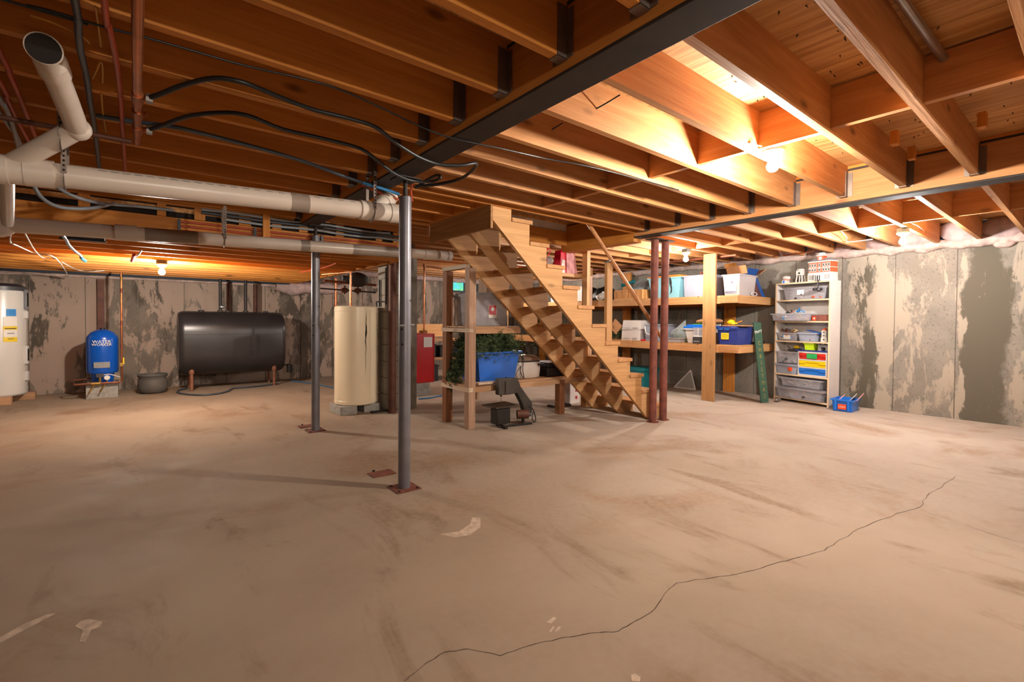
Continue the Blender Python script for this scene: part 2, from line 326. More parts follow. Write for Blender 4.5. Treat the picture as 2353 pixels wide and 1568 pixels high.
# bulbs
for k_, c_ in BULBC.items():
    m, nt, b = newmat('bulb_'+k_); b.inputs['Base Color'].default_value = (1,1,1,1)
    b.inputs['Emission Color'].default_value = (*c_,1); b.inputs['Emission Strength'].default_value = BULB*BULBK[k_]
# the basement window: daylight through a leafy window well
m, nt, b = newmat('daylight_pane'); b.inputs['Roughness'].default_value = .1
v = mapped(nt, (3,3,3)); col = mixc(nt, noisef(nt, v, 2.2, 4, .4, .6, 1.5), S('#4fc3dc'), S('#5fc795')); col = mixc(nt, noisef(nt, v, 4, 4, .58, .66, 2), col, S('#e3f2a0'))
nt.links.new(col, b.inputs['Base Color']); nt.links.new(col, b.inputs['Emission Color']); b.inputs['Emission Strength'].default_value = .75
# floor
m, nt, b = newmat('floor_concrete'); b.inputs['Specular IOR Level'].default_value = .15
v = mapped(nt, (1,1,1)); vd = mapped(nt, (1.6,.55,1), (2,0,0))
FL0, FL1, FL2 = S('#938375'), S('#a39485'), S('#89705b')
col = mixc(nt, noisef(nt, v, .55, 6, .35, .65, .4), FL0, FL1)
col = mixc(nt, noisef(nt, v, .9, 7, .52, .68, .6), col, FL2)
col = mixc(nt, noisef(nt, vd, 1.8, 8, .54, .72, .8, .65), col, S('#7e6a57'))
f = N(nt,'ShaderNodeMath', operation='MULTIPLY'); f.inputs[1].default_value = .35; nt.links.new(noisef(nt, v, 26, 6, .3, .7), f.inputs[0])
col = mixc(nt, f.outputs[0], col, S('#a09284'))
col = mixc(nt, noisef(nt, v, 9, 2, .80, .83), col, S('#6d5440'))
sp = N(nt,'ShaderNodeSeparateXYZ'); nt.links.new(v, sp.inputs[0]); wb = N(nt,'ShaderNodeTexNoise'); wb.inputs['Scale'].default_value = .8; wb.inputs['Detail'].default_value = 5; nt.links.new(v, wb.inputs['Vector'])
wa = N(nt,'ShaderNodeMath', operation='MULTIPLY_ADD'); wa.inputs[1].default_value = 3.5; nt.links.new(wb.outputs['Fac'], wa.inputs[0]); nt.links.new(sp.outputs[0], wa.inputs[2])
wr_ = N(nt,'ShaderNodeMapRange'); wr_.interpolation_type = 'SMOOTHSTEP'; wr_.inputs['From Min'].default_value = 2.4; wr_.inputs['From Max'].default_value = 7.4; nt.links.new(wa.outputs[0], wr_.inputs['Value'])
x_tint = N(nt,'ShaderNodeMix', data_type='RGBA', blend_type='MULTIPLY'); x_tint.inputs['Factor'].default_value = 1  # floor colour browner to the left, paler to the right
nt.links.new(col, x_tint.inputs['A']); nt.links.new(mixc(nt, wr_.outputs['Result'], (.93,.88,.80), (1.30,1.36,1.42)), x_tint.inputs['B']); col = x_tint.outputs['Result']
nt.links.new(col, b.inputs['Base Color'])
rr = N(nt,'ShaderNodeMapRange'); rr.inputs['To Min'].default_value = .7; rr.inputs['To Max'].default_value = .9
nt.links.new(noisef(nt, v, 2, 5, .3, .7), rr.inputs['Value']); nt.links.new(rr.outputs['Result'], b.inputs['Roughness'])
bp = N(nt,'ShaderNodeBump'); bp.inputs['Strength'].default_value = .12; bp.inputs['Distance'].default_value = .01
nt.links.new(noisef(nt, v, 5, 6, .2, .8), bp.inputs['Height']); nt.links.new(bp.outputs['Normal'], b.inputs['Normal'])

# ================================================================== THE SHELL
XR, YF, XL, YB = 7.62, 9.5, -4.2, -3.2        # right, far, left and near walls
ZJ, ZS = 2.10, 2.335                          # joist bottoms, subfloor
ZD, ZDS = 1.78, 2.015                         # the same over the dropped part (far left)
XD, YD = 2.30, 5.00                           # its edges
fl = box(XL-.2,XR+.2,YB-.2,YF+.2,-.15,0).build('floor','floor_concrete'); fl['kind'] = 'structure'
# the crack across the slab and a few chalky scuffs
def crackline(pts, wd, name='crack'):
    mb = MB(); P = []
    rnd = random.Random(len(pts))
    for i in range(len(pts)-1):
        a, b = Vector(fz(*pts[i],0)), Vector(fz(*pts[i+1],0)); d = b-a; n = Vector((-d.y,d.x,0)).normalized()
        for k in range(4): P.append(a+d*(k/4)+n*(rnd.uniform(-.03,.03)*d.length if k else 0))
    P.append(Vector(fz(*pts[-1],0)))
    for i in range(len(P)-1):
        d = (P[i+1]-P[i]); n = Vector((-d.y,d.x,0)).normalized()*wd*rnd.uniform(.5,1.2)
        mb.add([P[i]-n+Vector((0,0,.0008)), P[i]+n+Vector((0,0,.0008)), P[i+1]+n*.9+Vector((0,0,.0008)), P[i+1]-n*.9+Vector((0,0,.0008))], [(0,1,2,3)])
    mb.build(name,'crack',fl,angle=0)
crackline([(930,1566),(975,1528),(1020,1500),(1075,1492),(1150,1508),(1215,1485),(1285,1468),(1335,1460),(1365,1455),(1420,1452),(1460,1428),(1505,1400),(1535,1357),(1556,1340),(1640,1328),(1690,1321),(1765,1300),(1820,1285),(1895,1266),(1930,1240),(1990,1210),(2060,1180),(2115,1165),(2130,1140),(2165,1120),(2195,1095)], .0016)
crackline([(2115,1173),(2200,1200),(2300,1235),(2352,1248)], .001)
def scuff(poly, mat='chalk'):
    P = [fz(x,y,.0006) for x,y in poly]; n = len(P)
    mb = MB(); mb.add(P, [tuple(range(n))]); mb.build('scuff',mat,fl,angle=0)
scuff([(1010,1228),(1055,1222),(1080,1205),(1085,1190),(1104,1190),(1104,1212),(1080,1230),(1045,1235)])
scuff([(1256,1430),(1272,1418),(1279,1422),(1266,1433)]); scuff([(1262,1452),(1270,1440),(1275,1441),(1267,1452)]); scuff([(1274,1451),(1284,1440),(1290,1441),(1282,1452)])
scuff([(1450,1552),(1458,1548),(1472,1556),(1470,1567),(1452,1566)]); scuff([(0,1478),(0,1465),(60,1432),(110,1412),(128,1410),(80,1436)])
scuff([(172,1440),(185,1428),(205,1423),(235,1428),(232,1440),(210,1448),(195,1478),(182,1475),(190,1450)])
# walls: a backing with the pour panels of the forms on it
def wall(name, b): o = b.build(name,'mortar'); o['kind'] = 'structure'; return o
wr = wall('wall_right', box(XR+.012,XR+.25,YB,YF+.2,0,2.12))
y = 1.109-.585*7; k = 0
kinds = {7:'wall_dark', 8:'wall_mid', 9:'wall_light', 10:'wall_grey', 6:'wall_light', 5:'wall_mid'}
while y < YF:
    y1 = min(y+.578,YF); kk = 7 if abs(y-.524)<.02 else 0
    idx = k+1
    box(XR,XR+.02,y,y1,0,2.09).build('concrete_panel', 'wall_right_conc', wr, bevel=.003); y += .585; k += 1
wf = wall('wall_far', box(XL-.2,XR+.2,YF+.012,YF+.3,0,1.80).box(2.2,5.72,YF+.012,YF+.3,1.80,2.12).box(6.5,XR+.2,YF+.012,YF+.3,1.80,2.12).box(5.72,6.5,YF+.012,YF+.3,2.10,2.12))
xs = [-4.2,-3.6,-3.0,-2.4,-1.8,-1.2,-.60,.02,.62,1.22,1.83,2.43,3.03,3.63,4.24,4.84,5.44,5.72,6.50,7.1,7.62]
for i in range(len(xs)-1):
    top = 1.76 if xs[i] < 2.4 else 2.08
    if xs[i] == 5.72: top = 1.80
    box(xs[i]+.004,xs[i+1]-.004,YF,YF+.02,0,top).build('concrete_panel', 'wall_far_conc', wf, bevel=.004)
wl = wall('wall_left', box(XL-.25,XL,YB,YF+.2,0,2.12)); wb = wall('wall_near', box(XL-.2,XR+.2,YB-.25,YB,0,2.12))
# basement window in the far wall
wn = MB(); 
for a in ((5.72,5.77,1.80,2.10),(6.45,6.50,1.80,2.10),(5.77,6.45,1.80,1.83),(5.77,6.45,2.065,2.10),(6.09,6.13,1.83,2.065)): wn.box(a[0],a[1],YF+.0,YF+.06,a[2],a[3])
wn = wn.build('window_1','window_frame'); wn['kind'] = 'structure'
box(5.77,6.09,YF+.03,YF+.036,1.83,2.065).build('pane','daylight_pane',wn); box(6.13,6.45,YF+.03,YF+.036,1.83,2.065).build('pane','daylight_pane',wn)
box(5.70,6.52,YF-.03,YF,1.775,1.80).build('sill','window_frame',wn)

# ------------------------------------------------------------------ ceiling: subfloor, joists, blocking
HX0, HX1, HY0, HY1 = 2.36, 4.30, 3.28, 4.30   # stairwell opening
ce = MB().box(XL,XR+.2,YB,HY0,ZS+.02,ZS+.06).box(XL,HX0,HY0,YD,ZS+.02,ZS+.06).box(HX1,XR+.2,HY0,HY1,ZS+.02,ZS+.06).box(HX0,XR+.2,HY1,YD,ZS+.02,ZS+.06).box(XD,XR+.2,YD,YF+.2,ZS+.02,ZS+.06).box(XL,XD,YD,YF+.2,ZDS+.02,ZDS+.06)
ce = ce.build('ceiling','ply_subfloor'); ce['kind'] = 'structure'
def sheets(x0,x1,y0,y1,z,sx=1.22,sy=2.44):
    y = y0
    while y < y1-.01:
        x = x0
        while x < x1-.01:
            box(x+.002,min(x+sx,x1)-.002,y+.002,min(y+sy,y1)-.002,z,z+.02).build('plywood_sheet','ply_subfloor',ce); x += sx
        y += sy
sheets(XL,1.34,YB,YD,ZS,2.77,2.44); sheets(1.34,4.37,YB,HY0,ZS); sheets(4.37,XR,YB,HY0,ZS,1.625); sheets(HX1,XR,HY1,YF,ZS,1.66); sheets(XL,XD,YD,YF,ZDS,3.25)
def joist(x0,x1,yfar,z0=ZJ,z1=ZS,mat='joist_wood_x',name='joist'):
    return box(x0,x1,yfar-.038,yfar,z0,z1).build(name,mat,ce)
def hanger(j, x, s, yfar):          # sheet-steel joist hanger on a girder face; s = side the joist lies on
    mb = MB().box(min(x,x+s*.05),max(x,x+s*.05),yfar-.042,yfar-.0385,ZJ-.004,ZJ+.19).box(min(x,x+s*.05),max(x,x+s*.05),yfar+.0005,yfar+.004,ZJ-.004,ZJ+.19)
    mb.box(min(x,x+s*.05),max(x,x+s*.05),yfar-.042,yfar+.004,ZJ-.005,ZJ-.001)
    a, b = sorted((x, x+s*.003)); mb.box(a,b,yfar-.072,yfar-.042,ZJ+.0,ZJ+.18).box(a,b,yfar+.004,yfar+.034,ZJ+.0,ZJ+.18)
    mb.build('hanger','hanger_steel' if s < 0 else 'iron',j,angle=0)
GA0, GA1, GB0, GB1 = 1.262, 1.414, 4.300, 4.440
for k in range(-9,11):
    yf = 1.31+.3625*k
    j = joist(XL,GA0-.002,yf)
    if k > -5: hanger(j,GA0-.001,-1,yf)
for k in range(-8,8):
    yf = .57+.365*k
    if yf > HY0+.01: continue
    j = joist(GA1+.002,GB0-.002,yf,mat='lit_wood_x')
    if k > -4: hanger(j,GA1+.001,1,yf); hanger(j,GB0-.001,-1,yf)
    box(2.78,2.818,yf+.001,yf+.365-.039,ZJ+.02,ZS-.012).build('blocking','lit_wood_y',ce) if k != 1 and k < 7 else None
    if k == 1: box(2.80,2.838,yf+.001,yf+.365-.039,ZJ+.02,ZS-.012).build('blocking','lit_wood_y',ce)
joist(GA1+.002,GB0-.002,HY0,name='header')
for k in range(0,4):
    yf = 3.50+.3625*k
    if yf < HY0+1.3: joist(GA1+.002,HX0-.045,yf)
box(HX0-.044,HX0-.006,HY0,HY1,ZJ-.0,ZS).build('trimmer','joist_wood_y',ce)
box(HX0-.6,GB0,HY1+.002,HY1+.040,2.085,2.262).build('header','joist_wood_x',ce)
box(HX0,3.98,HY1+.05,HY1+.088,2.0,2.09).build('plate','old_lumber_x',ce)
for k in range(-8,25):
    yf = .57+.365*k
    if yf > YF-.05: break
    x0 = GB1+.002 if yf < 4.42 else (1.45 if yf < YD else XD+.02)
    if 3.26 < yf < 4.42: x0 = GB1+.002
    joist(x0,XR-.06,yf,mat='lit_wood_x')
    if yf < YF-.5: box(5.88,5.918,yf+.001,yf+.326,ZJ+.015,ZS-.012).build('blocking','lit_wood_y',ce)
for k in range(0,12):
    yf = 5.24+.37*k
    if yf < YF-.02: joist(XL,XD,yf,ZD,ZDS)
for k in range(3,9):
    yf = 1.31+.3625*k; box(-.39,-.29,yf+.001,yf+.3235,2.295,2.33).build('plank','raw_lumber',ce)
# rim of the dropped part: a stacked timber face with dark slots between blocks
box(XL,XD,YD+.002,YD+.04,ZD,1.985).build('header','joist_wood_x',ce,label='stacked timber face where the ceiling steps down')
box(XL,XD,YD+.001,YD+.02,1.99,ZS).build('rim_board','gap_dark',ce)  # near-black sheet: shade of the gaps put into its colour
for x0,x1 in ((-4.2,-.75),(-.35,-.28),(.14,.20),(.40,.48),(.74,.84),(1.02,1.10),(1.26,1.34),(1.62,1.70),(2.05,2.12),(2.25,2.3)):
    box(x0,x1,YD-.03,YD,1.985,2.10).build('spacer_block','joist_wood_z',ce)
box(XL,GA0-.05,YD-.045,YD-.005,2.085,ZS).build('rim_joist','joist_wood_x',ce); box(XD,XD+.038,YD,YF,ZD,ZS).build('rim_joist','joist_wood_y',ce)
# stairwell sides above the floor
sw = MB().box(HX0-.01,GB0,HY1+.012,HY1+.06,2.264,3.2).box(HX0-.06,HX0-.01,HY0,HY1+.06,ZS+.06,3.2).box(GB0,GB0+.05,HY0,HY1+.06,ZS+.06,3.2).box(HX0-.06,GB0+.05,HY0-.05,HY0,ZS+.06,3.2).box(HX0-.06,GB0+.05,HY0-.05,HY1+.06,3.2,3.25)
sw = sw.build('wall_stairwell','drywall'); sw['kind'] = 'structure'
for x in (2.62,3.0,3.32,3.62): box(x,x+.12,HY1+.008,HY1+.0115,2.264,2.45).build('joint_patch','white_patch',sw)
# nail points showing through the plywood near the first lamp
nm = MB(); rn = random.Random(3)
for yy in (.38,.75,1.12,1.48,1.85,.05):
    for i in range(34):
        x, y = rn.uniform(1.5,4.2), yy+rn.uniform(-.11,.11); nm.add([(x-.004,y-.002,ZS),(x+.004,y-.001,ZS),(x,y+.005,ZS),(x+rn.uniform(-.012,.012),y+rn.uniform(-.01,.01),ZS-.013)], [(0,1,3),(1,2,3),(2,0,3)])
nm.build('nail_point','iron',ce,angle=0,kind='stuff')
for x,y in ((3.55,.87),(3.95,.87),(3.6,.50)): box(x,x+.06,y-.075,y-.04,ZJ+.10,ZJ+.18).build('wood_cleat','joist_wood_z',ce)
# sprayed foam on the rims
def foamrun(p0, p1, r, mat, parent, seed, step=.05):
    p0, p1 = Vector(p0), Vector(p1); n = int((p1-p0).length/step); mb = MB(); pts = []; d = (p1-p0).normalized(); u = Vector((0,0,1)); a = d.cross(u)
    for i in range(n+1):
        c = p0+(p1-p0)*(i/n); q = r*(1+.45*mnoise.noise(c*5+Vector((seed,0,0))))
        for k in range(9):
            t = 2*PI*k/9; rr = q*(1+.35*mnoise.noise(Vector((c.x*9+math.cos(t),c.y*9+math.sin(t),seed))))
            pts.append(c+(u*math.cos(t)*1.1+a*math.sin(t))*rr)
    mb.add(pts, [(i*9+k,i*9+(k+1)%9,(i+1)*9+(k+1)%9,(i+1)*9+k) for i in range(n) for k in range(9)]); return mb.build('spray_foam',mat,parent,angle=70,kind='stuff')
foamrun((XR-.02,YB,2.09),(XR-.02,YF-.1,2.09),.055,'foam',wr,1); foamrun((2.5,YF-.02,2.07),(XR,YF-.02,2.07),.06,'foam_pink',wf,5)
foamrun((2.0,YF-.02,1.72),(3.2,YF-.02,1.72),.11,'foam_pink',wf,9); foamrun((XL,YF-.01,1.735),(2.0,YF-.01,1.735),.022,'foam',wf,3)
fm = MB()
for k in range(-8,25):
    y0 = .57+.365*k
    if y0 < YF-.4: fm.lump((XR-.03,y0+.163,2.215),(.07,.185,.13),k,.35,10,6)
fm.build('rim_foam','foam_pink',wr,angle=70,kind='stuff')
for i,(yy,rz) in enumerate(((1.42,.05),(1.1,.035),(.72,.06),(1.72,.05),(2.2,.04))): MB().lump((XR-.02,yy,2.05),(.05,.09,rz),i,.3).build('foam_blob','foam',wr,angle=70)
box(XL,2.2,YF-.16,YF-.02,1.755,1.78).build('sill_plate','sill_blue',wf)

# ------------------------------------------------------------------ girders
def girder(label, x0, x1, y0, y1, zb=2.05):
    t = thing('steel_girder', label, 'beam', ((x0+x1)/2,y0,zb))
    xm = (x0+x1)/2
    box(x0,x1,y0,y1,zb,zb+.013).box(xm-.005,xm+.005,y0,y1,zb+.013,2.30).box(x0,x1,y0,y1,2.30,2.313).build('beam','steel_dark',t,bevel=.002)
    box(x0+.002,xm-.006,y0,y1,zb+.014,2.298).build('nailer','lit_wood_y' if x0 > 3 else 'joist_wood_y',t); box(xm+.006,x1-.002,y0,y1,zb+.014,2.298).build('nailer','joist_wood_y',t)
    box(x0,x1,y0,y1,2.314,ZS-.001).build('top_plate','joist_wood_y',t)
    return t
girder('dark steel girder with wood packing, running over the two grey posts', GA0, GA1, YB+.01, 4.93)
girder('steel girder with orange wood face, ending over the two rusty posts at the stair foot', GB0, GB1, YB+.01, 3.26)
t = thing('timber_header','short red-brown timber beam behind the rusty posts, closing the stair opening','beam',(4.37,3.27,2.02))
box(4.302,4.368,3.265,4.40,2.01,ZS-.001).build('plank','joist_wood_y',t); box(4.372,4.438,3.265,4.40,2.01,ZS-.001).build('plank','joist_wood_y',t)

# ------------------------------------------------------------------ posts
def post(label, x, y, top, r=.04, split=None):
    t = thing('support_post', label, 'post', (x,y,0), 0, 'grey adjustable steel posts')
    MB().cyl((x,y,.004),(x,y,top),r,n=22).build('tube','steel_post',t)
    MB().cyl((x,y,top),(x,y,2.043),.014,n=10).cyl((x,y,top),(x,y,top+.012),.026,n=12).build('jack_screw','steel_dark',t)
    box(x-.075,x+.075,y-.075,y+.075,2.043,2.05).build('top_plate','steel_dark',t)
    b = box(x-.085,x+.085,y-.085,y+.085,0,.006).build('base_plate','rust_plate',t)
    for sx in (-1,1):
        for sy in (-1,1): MB().cyl((x+sx*.065,y+sy*.065,.006),(x+sx*.065,y+sy*.065,.012),.009,n=6).build('bolt','iron',b)
    for z,a in ((1.25,-.9),(1.06,-2.5),(.96,-2.4)):
        MB().cyl((x+math.cos(a)*(r-.002),y+math.sin(a)*(r-.002),z),(x+math.cos(a)*(r+.001),y+math.sin(a)*(r+.001),z),.008,n=8).build('pin_hole','ink',t)
    MB().cyl((x-.05,y-.035,1.085),(x+.055,y-.03,1.09),.006,n=6).build('steel_pin','galv',t)
    return t
post('nearest grey steel post with square rusty base plate, in the middle of the floor', 1.392, 2.892, 1.93)
post('farther grey steel post between the black oil tank and the beige tank', 1.405, 4.93, 1.955)
def rpost(label, x, y):
    t = thing('rusty_post', label, 'post', (x,y,0), 0, 'rusty round posts at the stair foot')
    MB().cyl((x,y,.003),(x,y,2.04),.042,n=22).build('tube','steel_rust',t)
    box(x-.075,x+.075,y-.075,y+.075,2.04,2.0495).build('top_plate','steel_dark',t)
    MB().cyl((x,y,0),(x,y,.006),.07,n=18).build('base_plate','rust_plate',t)
rpost('left one of the two rusty round steel posts at the foot of the stairs', 4.535, 3.15)
t = rpost('right one of the two rusty round steel posts at the foot of the stairs', 4.735, 3.15)
for (p, lab) in (((877,1089),'loose rusty square steel plate on the floor left of the nearest grey post'), ((706,980),'rusty steel plate on the floor left of the farther grey post')):
    c = fz(*p,0); t = thing('floor_plate',lab,'plate',c,0,'rusty plates left on the floor')
    MB().box(-.085,.085,-.06,.06,.0005,.006).build('plate','rust_plate',t,local=True); MB().cyl((-.03,.075,0),(-.03,.075,.012),.01,n=6).build('bolt','iron',t,local=True)

# ------------------------------------------------------------------ staircase
t = thing('staircase','open wooden staircase of three notched stringers and plank treads','stairs',(3.6,3.72,0))
Z1, RI, RU, X1 = 2.032, .187, .2115, 2.581
poly = [(2.38,1.985),(2.38,2.15),(X1,2.15)]
for k in range(11):
    x = X1+RU*k; z = Z1-RI*k-.038
    poly += [(x,z),(x+RU,z)]
poly += [(X1+RU*11,.0),(4.622,0)]
def strip(y0,y1):      # notched board, built from convex slices
    mb = MB(); n = len(poly); mb.v = []
    return mb.prism(poly,'y',y0,y1)
for y0 in (3.268,3.70,4.10): strip(y0,y0+.038).build('stringer','stair_wood_x',t)
for k in range(11):
    x = X1+RU*k; z = Z1-RI*k
    box(x-.002+.004,x+RU+.028,3.255,4.15,z-.037,z).build('tread','stair_wood_y',t,bevel=.004)
box(2.338,2.362,3.24,4.29,1.905,2.098).box(2.3625,2.378,3.262,4.16,1.99,2.095).build('apron_board','apron_ply',t)
a, b_ = fy(1347,506,3.33), fy(1519,775,3.33)
MB().cyl(a,b_,.021,n=14).build('handrail','rail_wood',t)
tp = fy(1399,606,3.385); MB().box(tp.x-.04,tp.x+.05,3.37,3.408,Z1-RI*6,tp.z).build('rail_post','stair_wood_z',t)
br = fy(1398,600,3.36); MB().cyl((br.x-.01,3.335,br.z+.0),(br.x-.03,3.385,br.z-.02),.010,n=8).ball((br.x-.01,3.335,br.z+.0),.014).build('rail_bracket','galv',t)
c = fy(1348,640,4.25); t = thing('stud_post','doubled rough wooden stud post rising behind the stairs to the header','post',(c.x,4.25,0))
box(c.x-.035,c.x+.003,4.21,4.298,0,2.08).build('stud','stair_wood_z',t); box(c.x+.004,c.x+.042,4.225,4.298,0,2.08).build('stud','stair_wood_z',t); box(c.x+.043,c.x+.081,4.225,4.298,0,1.72).build('stud','old_lumber_z',t)

# ================================================================== LAMPS
def lamp(label, x, y, zt, bx='fixture_blue', rb=.033, tone='soft'):
    t = thing('bulb_lamp', label, 'lamp', (x,y,zt))
    MB().cyl((x,y,zt-.042),(x,y,zt),.052,n=8).build('junction_box',bx,t,angle=20)
    MB().lathe([(.056,0),(.056,-.012),(.04,-.022),(.03,-.034),(.024,-.036)],(x,y,zt-.042),20).build('lampholder','porcelain',t)
    MB().lathe([(.012,.0),(.014,-.016),(.024,-.036),(rb,-.058),(rb-.004,-.076),(.018,-.088),(.004,-.092)],(x,y,zt-.076),20).build('bulb','bulb_'+tone,t,angle=180)
    return t
c1 = fz(1763,383,2.035); lamp('bare bulb lamp with starlike glare, nearest one, under the bright plywood', c1.x, c1.y-.03, 2.165, tone='warm')
c2 = fz(373,612,1.70); lamp('bare bulb lamp at the low joists above the black oil tank', c2.x, 6.70, ZD, 'iron', tone='warm')
c3 = fz(1576,590,2.0); lamp('bare bulb lamp above the long wooden storage shelf', c3.x, c3.y, ZJ)
c4 = fz(2075,543,2.02); lamp('bare bulb lamp in front of the stained concrete wall at right', c4.x, c4.y, ZJ, tone='cool')
lamp('assumed bare bulb lamp added in the far bay, mostly hidden behind the stairs', 5.9, 7.12, ZJ)  # assumed bulb, not itself seen; added to brighten the bay behind the stairs
lamp('unseen bulb lamp added behind the viewer, brightening what faces the view', .5, -2.6, ZJ, tone='back_fill')  # added fill bulb, lifts surfaces turned toward the camera

# ================================================================== PIPES AND CABLES UNDER THE JOISTS
def run(name, label, cat, pts, r, mat, z=None, group=None, n=8, sub=4, smooth=True, parent=None, lead=None):
    P = [fz(p[0],p[1],p[2] if len(p)>2 else z) for p in pts]
    if lead: P = [P[0]+Vector(lead)]+P
    o = MB().tube(P, r, n, sub, smooth).build(name, mat, parent, angle=60)
    if parent is None: tag(o, label, cat, group)
    return o
# big white drain pipe below the near joists
def P1(px): return fy(px, 388+(px/915)*104, 3.10)
t = thing('drain_pipe','thick white plastic drain pipe hung under the joists, ending beside the nearest post','pipe',P1(450))
a, b_ = P1(-160), P1(842); a = a+(a-b_).normalized()*3.2
MB().cyl(a,b_,.056,n=22).build('pipe','pvc',t)
d = (b_-a).normalized()
def sect(p, l0, l1, r, name, mat='pvc', par=None): return MB().cyl(p+d*l0,p+d*l1,r,n=22).build(name,mat,par or t)
sect(P1(85),-.04,.06,.064,'coupling'); sect(P1(40),-.09,.05,.062,'tee'); sect(P1(5),-.02,.02,.066,'collar')
sect(P1(842),-.045,.01,.064,'collar'); sect(P1(842),.0,.20,.060,'wye'); sect(P1(842),.16,.235,.066,'collar'); sect(P1(842),.235,.262,.055,'cleanout_plug')
w0, w1 = P1(856), Vector((1.46,3.26,2.02)); MB().cyl(w0,w1,.05,n=18).build('branch','pvc',t); MB().cyl(w0+(w1-w0)*.55,w0+(w1-w0)*.85,.057,n=18).build('coupling','pvc',t)
sect(P1(690),-.06,.045,.0568,'print_band','pvc_grey')
for k in range(22):      # faded print along the pipe
    q = P1(240+k*27); MB().box(q.x-.02,q.x+.012,q.y-.0455,q.y-.043,q.z+.0345,q.z+.037).build('print_mark','pvc_print',t,angle=0)
def strap(px, f, top, parent, R=.058):
    q = f(px); mb = MB()
    for i in range(12):
        t0, t1 = PI*(1+i/12), PI*(1+(i+1)/12)
        mb.beam(q+Vector((0,math.cos(t0)*R,math.sin(t0)*R)), q+Vector((0,math.cos(t1)*R,math.sin(t1)*R)), .02,.002,(1,0,0))
    for s in (-1,1): mb.box(q.x-.010,q.x+.010,q.y+s*R-.001,q.y+s*R+.001,q.z,top)
    mb.build('hanger_strap','hanger_steel',parent,angle=0)
    hl = MB()
    for k in range(int((top-q.z)/.022)): hl.box(q.x-.004,q.x+.004,q.y-R-.0018,q.y-R-.0012,q.z+.01+k*.022,q.z+.02+k*.022)
    if len(hl.v): hl.build('strap_hole','gap_dark',parent,angle=0,kind='stuff')
strap(150,P1,2.12,t,.06); strap(853,P1,2.12,t,.066)
# branch with an open dark end, coming down from the floor above
t = thing('drain_branch','white plastic branch pipe with open black end, dropping to the thick drain pipe','pipe',fz(120,150,2.15))
e0, e1, e2 = fz(118,146,2.05), fz(178,296,1.98), P1(30)
dd = (e1-e0).normalized(); mo = fz(101,112,2.04); mn = (Vector((-.12,.25,1.25))-mo).normalized()
MB().cyl(e0,e1,.042,n=20).build('pipe','pvc',t); MB().cyl(e1,e2+Vector((0,0,.03)),.042,n=20).build('pipe','pvc',t); MB().ball(e1,.052,16,10).build('elbow','pvc',t)
MB().cyl(e0+dd*.0,e0+dd*.06,.049,n=20).build('collar','pvc',t); MB().ball(e0-dd*.01,.05,16,10).cyl(mo-mn*.05,mo+mn*.012,.05,n=22).build('open_hub','pvc',t)
MB().cyl(mo+mn*.008,mo+mn*.022,.046,n=22).build('open_mouth','gap_dark',t)
dv = P1(14); MB().cyl((dv.x,dv.y,dv.z-.03),fy(18,512,4.35),.030,n=16).build('drop_pipe','pvc',t)
strap(75,lambda px: e1+(e2-e1)*.25, 2.12, t, .046)
# second drain pipe, farther
def P2(px): return fy(px, 515+(px/1035)*74, 4.60)
t = thing('drain_pipe','longer white plastic drain pipe running past both grey posts below the stepped ceiling','pipe',P2(450))
a, b_ = P2(-200), P2(1000); a = a+(a-b_).normalized()*2.9; d = (b_-a).normalized()
MB().cyl(a,b_,.052,n=22).build('pipe','pvc',t)
sect(P2(288),-.06,.07,.060,'coupling'); sect(P2(395),-.17,.17,.0525,'grey_band','pvc_grey'); sect(P2(700),-.04,.04,.0525,'grey_band','pvc_grey'); sect(P2(880),-.32,.30,.0525,'grey_band','pvc_grey')
sect(P2(982),-.04,.10,.056,'coupling'); sect(P2(1015),-.04,.07,.054,'pipe_end'); sect(P2(1030),-.02,.03,.058,'cleanout_plug'); 
q = P2(-10); MB().ball((q.x,q.y,q.z-.02),(.10,.06,.07),14,8).build('elbow','pvc',t)
strap(515,P2,2.05,t,.054)
# copper pipe with two hose tees
t = thing('copper_pipe','straight copper pipe with two hose branches overhead near the left edge','pipe',(0.008,2.5,2.05))
MB().cyl((.009,-1.6,2.05),(.007,3.18,2.05),.0165,n=14).build('pipe','copper',t)
for py in (225,262,298): 
    q = fz(318,py,2.05); MB().cyl((.008,q.y-.05,2.05),(.008,q.y+.05,2.05),.021,n=14).build('tee','copper',t)
    if py != 262:
        e = fz(343,py+2,2.05); MB().cyl((.008,q.y,2.05),e,.013,n=10).build('branch','copper',t); MB().cyl(e-Vector((.012,0,0)),e+Vector((.012,0,0)),.021,n=8).build('hose_clamp','galv',t)
q = fz(318,262,2.05); MB().cyl((.008,q.y,2.05),fz(338,264,2.05),.011,n=8).build('branch','copper',t)
MB().cyl((.007,3.18,2.05),(.007,3.24,2.05),.014,n=12).build('end_cap','copper',t)
run('black_hose','upper black rubber hose looping from the copper pipe to beyond the girder','hose',[(340,226,2.05),(370,216,2.06),(420,196,2.085),(492,180,2.09),(560,190,2.085),(640,222,2.085),(720,252,2.085),(800,272,2.085),(862,292,2.08),(905,325,2.06),(960,360,2.035),(1010,378,2.03),(1060,380,2.04),(1094,375,2.08),(1085,392,2.085),(1055,412,2.07),(1005,424,2.05),(955,428,2.04)],.0105,'black_rubber',group='black hoses under the joists')
run('black_hose','lower black rubber hose from the copper pipe, looping at the top of the nearest post','hose',[(338,300,2.05),(370,290,2.06),(430,268,2.085),(508,259,2.09),(570,266,2.085),(650,297,2.085),(740,318,2.085),(828,342,2.08),(872,373,2.06),(905,398,2.035),(945,415,2.03),(990,418,2.04),(1012,408,2.06),(1005,403,2.08),(985,412,2.075),(955,432,2.05)],.0105,'black_rubber',group='black hoses under the joists')
